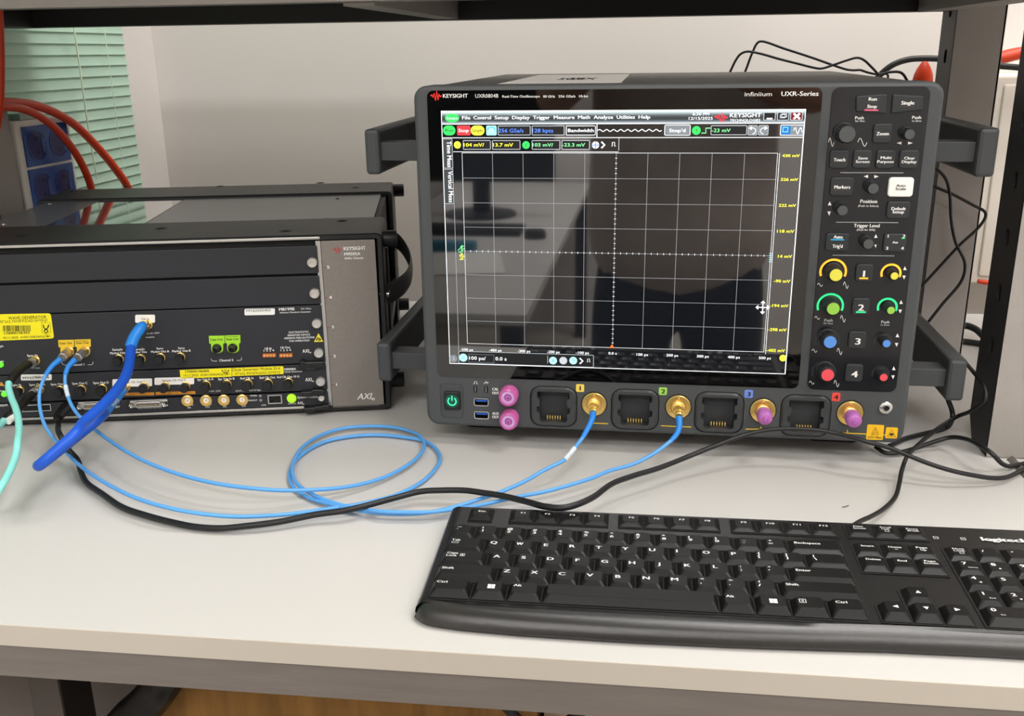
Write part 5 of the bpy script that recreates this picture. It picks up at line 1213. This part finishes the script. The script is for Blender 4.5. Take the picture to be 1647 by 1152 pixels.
# points given on planes parallel to the module face
def fa(cr, x, y, h): Sf = Plane(A.O + A.n * h, A.ex, A.ey); a, b = Sf.px(*cr(x, y)); return Sf.P(a, b)
a_sleeve = [fa(L0, 505, 200, .022), fa(L0, 440, 255, .030), fa(L0, 385, 330, .037)]
a_rest = [fa(L0, 345, 430, .045), fa(L0, 330, 530, .053), fa(L0, 342, 640, .062), fa(L0, 380, 760, .074), fa(L0, 440, 850, .086)] + \
    path(L1, [(370, 300, .014), (465, 395, .015), (600, 490, .017), (800, 590, .018), (1000, 650, .017), (1200, 685, .014), (1400, 700, .011), (1647, 690, .008)]) + \
    path(L2, [(200, 585, .0048), (350, 562, .0044), (500, 540, .004), (700, 490, .0036), (850, 415, .0032), (930, 340, .003), (960, 275, .003), (925, 212, .003), (860, 175, .003), (750, 155, .003), (600, 142, .003), (450, 150, .003), (300, 180, .003), (190, 235, .003), (115, 305, .003), (92, 385, .003), (118, 448, .003), (200, 503, .003), (300, 535, .004), (450, 570, .005), (600, 592, .005), (750, 598, .005), (900, 588, .006), (1040, 558, .007), (1200, 508, .009), (1300, 474, .011), (1450, 408, .014), (1550, 350, .017)])
s1c = c8
def fs_(cr, x, y, h): Sf = Plane((0, -h, 0), (1, 0, 0), (0, 0, 1)); a, b = Sf.px(*cr(x, y)); return Sf.P(a, b)
a_end = [fs_(c8, 945, 612, .070), fs_(c8, 1005, 540, .056), fs_(c8, 1060, 468, .043)]
mb = MB(); mb.tube(a_sleeve[-1:] + a_rest + a_end, RC, M_lb, 10, 6); mb.build('jacket', ca)
sleeve(ca, a_sleeve[:1] + [(a_sleeve[0] + a_sleeve[1]) / 2] + a_sleeve[1:], lambda t: .0030 - .0008 * t, M_bb)
plug(ca, K_dA, a_sleeve[0] - K_dA, [(.0046, 0), (.0048, .002), (.0048, .009), (.0038, .010), (.0036, .0145)], M_silver, 6)
sleeve(ca, [fs_(c8, 1060, 468, .043), fs_(c8, 1100, 395, .034), fs_(c8, 1122, 345, .027), fs_(c8, 1127, 310, .020)], lambda t: .0021 + .0010 * t, M_bb)
sleeve(ca, [fs_(c8, 940, 617, .0711), fs_(c8, 973, 580, .0635), fs_(c8, 1005, 540, .056)], .0023, mat('heat_shrink_label', '#d4dce4', .4), 'printed_label', 'white printed wrap')
pc = S.P(CH[0][0], CH[0][1], .009); plug(ca, pc, fs_(c8, 1127, 310, .020) - pc, [(.0050, 0), (.0050, .004), (.0036, .0045), (.0036, .0085), (.0028, .0095)], M_gold, 22)
# cable 2: second data output -> coil -> scope channel 2
cb = thing('coax_cable', 'light blue cable from the right amber data tag to oscilloscope input 2', 'cable', (0.1, -.05, 0))
b_sl = [fa(L0, 628, 205, .022), fa(L0, 575, 262, .030), fa(L0, 550, 330, .036)]
b_rest = [fa(L0, 548, 390, .040), fa(L0, 562, 470, .046), fa(L0, 590, 560, .054), fa(L0, 640, 645, .064), fa(L0, 690, 700, .074)] + \
    path(L1, [(520, 155, .024), (600, 220, .024), (750, 320, .025), (900, 395, .025), (1100, 465, .024), (1300, 510, .023), (1500, 535, .021), (1647, 545, .018)]) + \
    path(L2, [(200, 460, .014), (400, 445, .009), (600, 400, .006), (750, 330, .0055), (840, 260, .0055), (868, 195, .0058), (830, 140, .0055), (700, 100, .0052), (550, 92, .0052), (400, 105, .0052), (270, 145, .0055), (170, 210, .006), (118, 290, .0062), (108, 360, .0062), (140, 428, .0062), (230, 488, .006), (350, 535, .005), (480, 566, .005), (600, 582, .0085), (750, 588, .0085), (880, 588, .0085), (1000, 576, .0075), (1200, 545, .009), (1400, 500, .012), (1560, 470, .014)])
b_mid = [at_z(950, 770, .016)]
b_end = [fs_(c8, 1230, 692, .078), fs_(c8, 1400, 643, .063), fs_(c8, 1545, 566, .050), fs_(c9, 0, 488, .038)]
mb = MB(); mb.tube(b_sl[-1:] + b_rest + b_mid + b_end, RC, M_lb, 10, 6); mb.build('jacket', cb)
sleeve(cb, b_sl[:1] + [(b_sl[0] + b_sl[1]) / 2] + b_sl[1:], lambda t: .0030 - .0008 * t, M_bb)
plug(cb, K_dB, b_sl[0] - K_dB, [(.0046, 0), (.0048, .002), (.0048, .009), (.0038, .010), (.0036, .0145)], M_silver, 6)
sleeve(cb, [fs_(c9, -2, 490, .0382), fs_(c9, 38, 440, .032), fs_(c9, 52, 395, .0265), fs_(c9, 50, 335, .020)], lambda t: .0021 + .0010 * t, M_bb)
pc = S.P(CH[1][0], CH[1][1], .009); plug(cb, pc, fs_(c9, 50, 335, .020) - pc, [(.0050, 0), (.0050, .004), (.0036, .0045), (.0036, .0085), (.0028, .0095)], M_gold, 22)
sleeve(cb, [fa(L0, 552, 420, .042), fa(L0, 562, 470, .046), fa(L0, 574, 515, .050)], .0021, M_lab, 'printed_label', 'pale printed wrap')
# thick royal blue loop: clock output -> clock input
cc = thing('clock_cable', 'thick royal blue cable looping forward from the white clock tag', 'cable', (-.27, -.05, 0))
tip = at_z(66, 741, .050)
up = [fa(k4, 1196, 235, .020), fa(k4, 1135, 320, .030), fa(k4, 1105, 395, .038)]
loop = [fa(k4, 1098, 470, .048), fa(k4, 1088, 560, .064), fa(k4, 1050, 670, .086), fa(k4, 960, 800, .115), fa(k4, 840, 925, .143), fa(k4, 700, 1050, .170), at_z(*L1(440, 215), .066), at_z(*L1(330, 315), .056), at_z(*L1(245, 388), .047), at_z(*L1(228, 398), .040),
        at_z(*L1(262, 378), .034), at_z(*L1(345, 312), .032), at_z(*L1(460, 222), .034), at_z(*L1(575, 130), .041), fa(k4, 880, 970, .078)]
dn = [fa(k4, 880, 968, .076), fa(k4, 960, 870, .048), fa(k4, 1035, 785, .020)]
mb = MB(); mb.tube(up[-1:] + loop, .0047, M_db, 14, 6); mb.build('jacket', cc)
sleeve(cc, [fa(k4, 1212, 212, .016)] + up + [fa(k4, 1102, 410, .039)], lambda t: .0030 + .0026 * min(1, t * 3), M_bb)
sleeve(cc, [fa(k4, 868, 982, .079)] + dn, lambda t: .0052 - .0014 * t, M_bb)
plug(cc, K_clk, fa(k4, 1212, 212, .016) - K_clk, [(.0046, 0), (.0046, .006), (.0036, .007), (.0034, .011)], M_gold, 6)
plug(cc, K_sc, dn[-1] - K_sc, [(.0044, 0), (.0046, .006), (.0036, .007), (.0034, .010)], M_silver, 6)
mb = MB(); d_ = (dn[2] - dn[0]).normalized(); nn_ = (CAM - dn[1]).normalized(); e2_ = nn_.cross(d_).normalized(); n2_ = d_.cross(e2_).normalized()
if n2_.dot(nn_) < 0: n2_ = -n2_; e2_ = -e2_
pl = Plane((dn[0] + dn[1]) / 2 + n2_ * .0054 - e2_ * .0014 * (1 if e2_.z > 0 else -1), d_, n2_.cross(d_)); mb.text(pl, 'SNAKE', -.006, -.0014, .020, .003, M_lab, .0003, .01); mb.build('sleeve_print', cc, 'white lettering')
# aqua cables with black boots
def aqua(lab, K, boot, jac, extra=None):
    t = thing('aqua_cable', lab, 'cable', (-.36, -.1, 0))
    mb = MB(); mb.tube(boot[-1:] + jac, .0031, M_teal, 12, 6); mb.build('jacket', t)
    sleeve(t, boot, lambda q: .0042 - .0006 * abs(q - .5) , M_boot, 'boot'); plug(t, K, boot[0] - K, [(.0044, 0), (.0046, .005), (.0038, .006), (.0036, .010)], M_silver, 16)
    if extra: extra(t)
aqua('aqua cable bending down from the upper black boot at the left edge', K_sin, [fa(L0, 245, 235, .018), fa(L0, 190, 275, .028), fa(L0, 130, 325, .040), fa(L0, 75, 395, .052)],
     [fa(L0, 72, 435, .057), fa(L0, 95, 520, .070), fa(L0, 128, 600, .086), fa(L0, 152, 690, .104), fa(L0, 160, 790, .124), fa(L0, 148, 900, .148)] + [fa(L1, 95, 330, .160), fa(L1, 55, 435, .184), fa(L1, 0, 530, .208), fa(L1, -90, 640, .225), V((-.52, -.20, .0035)), V((-.60, -.05, .0035))])
aqua('aqua cable ending at the lower black boot at the left edge', K_so, [fa(L0, 285, 480, .014), fa(L0, 235, 530, .026), fa(L0, 180, 590, .040), fa(L0, 110, 650, .052), fa(L0, 40, 705, .062)], [fa(L0, 15, 740, .066), fa(L0, -20, 770, .072), fa(L0, -80, 820, .08), V((-.46, -.10, .010)), V((-.53, -.09, .0035)), V((-.62, -.02, .0035))],
     lambda t: sleeve(t, [fa(L0, 128, 668, .0530), fa(L0, 100, 692, .0575), fa(L0, 65, 722, .0640)], .0036, M_ws, 'label_wrap', 'white wrap'))
# black usb lead from the system module to the keyboard area and on to the right
cu = thing('usb_cable', 'black cable from the chassis running across the bench behind the keyboard to the right edge', 'cable', (.1, -.1, 0))
bu = path(L1, [(455, 365, .010), (475, 430, .006), (510, 500, .0045), (600, 565, .004), (720, 645, .004), (850, 690, .004), (1000, 730, .004), (1150, 760, .004), (1300, 768, .0045), (1450, 755, .006), (1647, 730, .007)]) + \
    path(L2, [(250, 600, .0085), (400, 580, .010), (550, 545, .011), (700, 505, .011), (850, 468, .012), (950, 462, .013), (1100, 462, .014), (1200, 475, .015), (1300, 490, .016), (1450, 525, .019), (1570, 556, .0235)]) + \
    [at_z(905, 817, .0245), at_z(927, 812, .0245), at_z(954, 800, .024), at_z(985, 778, .023), at_z(1020, 765, .022), at_z(1060, 753, .022)] + path(c9, [(100, 600, .024), (300, 520, .030)]) + [fs_(c9, 500, 448, .028), fs_(c9, 650, 418, .024), fs_(c9, 800, 411, .022), fs_(c9, 950, 418, .022), fs_(c9, 1100, 443, .026), fs_(c9, 1300, 499, .036)] + \
    path(L3, [(200, 270, .032), (400, 350, .027), (600, 430, .022), (850, 510, .017), (1100, 565, .012), (1300, 595, .008), (1450, 588, .006), (1647, 500, .004), (1800, 440, .004)])
pre = [fa(L0, 490, 740, .030), at_z(97, 701, .030), at_z(109, 722, .018)]
mb = MB(); mb.tube([fa(L0, 485, 700, .024)] + pre + bu, lambda t: .0026 if t < .55 else .0026 - .0006 * min(1, (t - .55) * 6), M_blk, 10, 6); mb.build('jacket', cu)
mb = MB(); q0, q1, q2 = fa(L0, 575, 585, .004), fa(L0, 530, 635, .014), fa(L0, 487, 690, .024)
mb.tube([q0, q1, q2], lambda t: (.0095 - .004 * t, .0045), M_blk2, 8, 3, flat=(1, 0, .3)); mb.build('usb_plug', cu)
# keyboard lead
mb = MB()
mb.tube(path(ID, [(1372, 846, .014), (1385, 838, .012)]) + path(L3, [(0, 1010, .010), (150, 920, .006), (270, 790, .005), (310, 650, .008), (340, 500, .014), (400, 350, .022), (500, 250, .026), (700, 80, .030)]) + [at_x(1540, 670, .498), at_x(1562, 661, .503), at_x(1585, 642, .509), at_x(1583, 622, .509), at_x(1566, 599, .506), at_y(1528, 557, .17), at_y(1482, 512, .26), at_y(1465, 492, .30)], .0019, M_blk, 10, 6)
mb.build('keyboard_lead', kb)
cabl('cable', path(L3, [(60, 260, .004), (150, 320, .004), (230, 330, .004), (350, 312, .005)]) + path(L3, [(500, 268, .006), (700, 200, .010), (850, 160, .014), (1000, 170, .020), (1150, 230, .024), (1300, 330, .022), (1400, 430, .014), (1470, 465, .008), (1550, 462, .004), (1647, 440, .004), (1800, 400, .004)]), .0021, M_blk, 'black cable from under the scope right end, humped before the front upright', 'cable')
cabl('cable', path(ID, [(1430, 718, .004), (1455, 706, .004), (1490, 697, .004), (1512, 692, .006), (1524, 687, .010)]) + [at_y(1532, 670, .06), at_y(1531, 660, .065), at_y(1524, 640, .07), at_y(1515, 600, .08)], .0023, M_blk, 'short black cable curling up behind the lower right handle of the scope', 'cable')
cabl('strap', [at_z(1622, 738, .001), at_z(1640, 757, .001), at_z(1665, 785, .001)], lambda t: (.0045, .0006), mat('grey_flat_strap', '#6c6862', .6), 'flat grey strap lying on the bench at the right edge', 'strap')
mb = MB(); mb.tube([at_z(1354, 816, .0006), at_z(1360, 815, .0009), at_z(1365, 813, .0006)], .0003, M_blk, 5, 4); tag(mb.build('thread_scrap'), 'tiny dark thread scrap on the bench behind the keyboard', 'thread')
# ================================================================ THE ROOM BEHIND THE CAMERA (seen in the display's reflection)
for i, (lx, ly, lp, lc) in enumerate(LAMPS):
    t = thing('ceiling_light', ['smallest white ceiling light panel, just before the bench front', 'white ceiling light panel nearest the back wall above the shelf rack', 'white ceiling light panel towards the right wall', 'white ceiling light panel at the far end of the room'][i], 'light', (lx, ly, CEIL_Z), 'ceiling light panels')
    k = .55 if i == 0 else 1.0
    mb = MB(); mb.box(lx - .62 * k, lx + .62 * k, ly - .32 * k, ly + .32 * k, CEIL_Z - .03, CEIL_Z, M_white, .004); mb.build('frame', t)
    mb = MB(); mb.box(lx - .57 * k, lx + .57 * k, ly - .27 * k, ly + .27 * k, CEIL_Z - .033, CEIL_Z - .0301, mat('light_diffuser', '#fffdf6', .5, emit=3.0)); mb.build('diffuser', t)
DZ = -.20
dk = thing('desk', 'white desk with a dark frame standing behind the photographer', 'desk', (-.8, -2.4, FZ))
mb = MB(); mb.box(-.665, -.06, -3.5, -1.22, DZ - .025, DZ, M_top, .001); mb.build('desktop', dk)
for x, y in ((-.65, -1.27), (-.12, -1.27), (-.65, -3.46), (-.12, -3.46)):
    mb = MB(); mb.box(x, x + .05, y, y + .05, FZ, DZ - .025, M_steeld); mb.build('leg', dk)
mb = MB(); mb.box(-.65, -.10, -1.245, -1.225, DZ - .10, DZ - .026, M_edge); mb.build('apron', dk)
mo = thing('monitor', 'black computer monitor on the desk behind the photographer', 'monitor', (-.40, -2.55, DZ))
mb = MB(); mb.box(-.65, -.13, -2.60, -2.57, DZ + .12, DZ + .50, M_blk, .003); mb.build('screen_panel', mo)
mb = MB(); mb.box(-.43, -.37, -2.64, -2.60, DZ + .012, DZ + .3, M_blk, .003); mb.build('stand', mo)
mb = MB(); mb.lathe(Plane((-.40, -2.58, DZ), (1, 0, 0), (0, 1, 0)), 0, 0, [(.13, .0005), (.13, .010), (.11, .014)], M_blk, 32); mb.build('stand_base', mo)
mb = MB(); mb.box(-.62, -.20, -2.30, -2.16, DZ + .0005, DZ + .02, M_blk, .004); tag(mb.build('keyboard'), 'black keyboard lying on the desk behind the photographer', 'keyboard')
mb = MB(); pl = Plane((-.15, -2.15, DZ + .0005), (1, 0, 0), (0, 1, 0)); mb.prism(pl, circ(0, 0, .035, 20), 0, .028, M_blk, .012); tag(mb.build('mouse'), 'black computer mouse on the desk behind the photographer', 'mouse')
for i, (x, y, a) in enumerate(((-.45, -1.62, .3), (-.30, -1.75, -.2))):
    c, s = math.cos(a), math.sin(a); pl = Plane((x, y, DZ + .0005 + i * .002), (c, s, 0), (-s, c, 0)); mb = MB(); mb.prism(pl, rrect(-.105, .105, -.148, .148, 0), 0, .0012, M_white); tag(mb.build('paper_sheet'), ['white paper sheet nearest the desk front, partly covered', 'white paper sheet lying on top of the other one'][i], 'paper')
mb = MB(); mb.box(-.50, -.30, -1.95, -1.90, DZ + .0005, DZ + .03, mat('teal_pouch', '#1f6f86', .5), .008); tag(mb.build('pouch'), 'teal pouch on the desk behind the photographer', 'pouch')

# photographer
M_shirt = mat('shirt_grey_brown', '#b3a69c', .85, noise=.1, nscale=12, bump=.6, bscale=14); M_trous = mat('trousers_dark_navy', '#14161e', .9); M_skin = mat('skin', '#c08e74', .5); M_hair = mat('dark_hair', '#1a1411', .6); M_shoe = mat('shoe_black', '#101010', .5)
PXc, PYc = .27, -1.22
def skin(name, pts, edges, m, parent, lv=2, root=0):
    me = bpy.data.meshes.new(name); me.from_pydata([p[:3] for p in pts], edges, []); me.materials.append(m)
    o = bpy.data.objects.new(name, me); COL.objects.link(o)
    md = o.modifiers.new('skin', 'SKIN'); md.use_smooth_shade = True
    for i, p in enumerate(pts):
        sv = me.skin_vertices[0].data[i]; sv.radius = (p[3], p[4] if len(p) > 4 else p[3]); sv.use_root = (i == root)
    sb = o.modifiers.new('sub', 'SUBSURF'); sb.levels = lv; sb.render_levels = lv
    if parent is not None: o.parent = parent; o.matrix_parent_inverse = WM[parent.name].inverted()
    return o
pr = thing('person', 'person in a grey brown shirt and dark trousers standing behind the bench taking the photo', 'person', (PXc, PYc, FZ))
g = FZ
def q(x, y, z, r, r2=None): return (PXc + x, PYc + y, g + z, r, r2 or r)
body = [q(0, 0, .95, .10, .07), q(0, 0, 1.12, .11, .08), q(0, .01, 1.30, .15, .10), q(0, 0, 1.44, .13, .085), q(0, .0, 1.50, .058), q(0, .01, 1.545, .056), q(0, .025, 1.61, .082, .094), q(0, .02, 1.68, .086, .098), q(0, .01, 1.735, .058, .065),
        q(-.17, 0, 1.44, .055), q(-.24, .01, 1.28, .045), q(-.27, .05, 1.16, .038), q(-.215, .20, 1.20, .032), q(-.150, .30, 1.25, .022),
        q(.17, 0, 1.44, .055), q(.24, .01, 1.28, .045), q(.26, .05, 1.16, .038), q(.13, .20, 1.20, .032), q(.020, .30, 1.25, .022),
        q(-.10, 0, .86, .065), q(-.105, .01, .48, .050), q(-.11, -.01, .10, .036), q(.10, 0, .86, .065), q(.105, .01, .48, .050), q(.11, -.01, .10, .036)]
edges = [(0, 1), (1, 2), (2, 3), (3, 4), (4, 5), (5, 6), (6, 7), (7, 8), (3, 9), (9, 10), (10, 11), (11, 12), (12, 13), (3, 14), (14, 15), (15, 16), (16, 17), (17, 18), (0, 19), (19, 20), (20, 21), (0, 22), (22, 23), (23, 24)]
skin('body', body, edges, M_skin, pr)
shirt = [q(0, 0, .73, .215, .155), q(0, 0, .96, .215, .16), q(0, 0, 1.12, .205, .15), q(0, .01, 1.30, .205, .14), q(0, 0, 1.43, .15, .10), q(0, 0, 1.485, .085, .075), q(-.18, 0, 1.43, .078), q(-.245, .01, 1.25, .068), q(.18, 0, 1.43, .078), q(.245, .01, 1.25, .068)]
skin('shirt', shirt, [(0, 1), (1, 2), (2, 3), (3, 4), (4, 5), (4, 6), (6, 7), (4, 8), (8, 9)], M_shirt, pr)
tr = [q(0, 0, 1.0, .15, .11), q(0, 0, .88, .165, .12), q(-.095, 0, .74, .105), q(-.105, .01, .46, .080), q(-.11, -.01, .07, .066), q(.095, 0, .74, .105), q(.105, .01, .46, .080), q(.11, -.01, .07, .066)]
skin('trousers', tr, [(0, 1), (1, 2), (2, 3), (3, 4), (1, 5), (5, 6), (6, 7)], M_trous, pr)
for s in (-1, 1):
    skin('shoe', [q(s * .11, -.04, .05, .046), q(s * .11, .06, .045, .046, .042), q(s * .11, .14, .035, .040, .032)], [(0, 1), (1, 2)], M_shoe, pr)
hm = MB(); hm.lathe(Plane((PXc, PYc - .005, g), (1, 0, 0), (0, 1, 0)), 0, 0, [(.070, 1.665), (.080, 1.69), (.083, 1.72), (.078, 1.75), (.062, 1.775), (.035, 1.792), (.008, 1.797)], M_hair, 24); hm.build('hair', pr)
skin('nose', [q(0, .085, 1.645, .012), q(0, .108, 1.615, .013)], [(0, 1)], M_skin, pr)
for s in (-1, 1):
    mb = MB(); mb.lathe(Plane((PXc + s * .032, PYc + .098, g + 1.66), (-1, 0, 0), (0, 0, 1)), 0, 0, [(.012, 0), (.010, .006), (.004, .009)], M_white, 14); mb.lathe(Plane((PXc + s * .032, PYc + .107, g + 1.66), (-1, 0, 0), (0, 0, 1)), 0, 0, [(.005, 0), (.004, .001)], M_hair, 12); mb.build('eye', pr)
    skin('ear', [q(s * .070, .0, 1.66, .010, .022), q(s * .073, -.005, 1.62, .009, .018)], [(0, 1)], M_skin, pr)
    # hand with five fingers holding the phone edge
    hx, hy, hz = -.065 + s * .082, .315, 1.255
    skin('palm', [q(hx, hy - .02, hz, .020, .026), q(hx - s * .004, hy + .03, hz + .006, .014, .034)], [(0, 1)], M_skin, pr, 2)
    for kf in range(4):
        zf = hz + .030 - kf * .018; L = (.030, .034, .032, .026)[kf]
        skin('finger', [q(hx - s * .002, hy + .045, zf, .0085), q(hx - s * .010, hy + .045 + L * .5, zf + .002, .008), q(hx - s * .028, hy + .045 + L * .62, zf + .002, .0072), q(hx - s * .040, hy + .045 + L * .5, zf + .001, .0065)], [(0, 1), (1, 2), (2, 3)], M_skin, pr, 1)
    skin('thumb', [q(hx, hy + .005, hz + .018, .010), q(hx - s * .022, hy + .010, hz + .030, .009), q(hx - s * .040, hy + .014, hz + .036, .0078)], [(0, 1), (1, 2)], M_skin, pr, 1)
mb = MB(); skin('mouth', [q(-.018, .092, 1.578, .004), q(.018, .092, 1.578, .004)], [(0, 1)], mat('lips', '#a8605a', .5), pr, 1)
mb = MB(); mb.box(.205 - .075, .205 + .075, -.905, -.896, .315, .395, M_blk, .003); tag(mb.build('phone'), 'black phone held level in both hands by the photographer', 'phone')
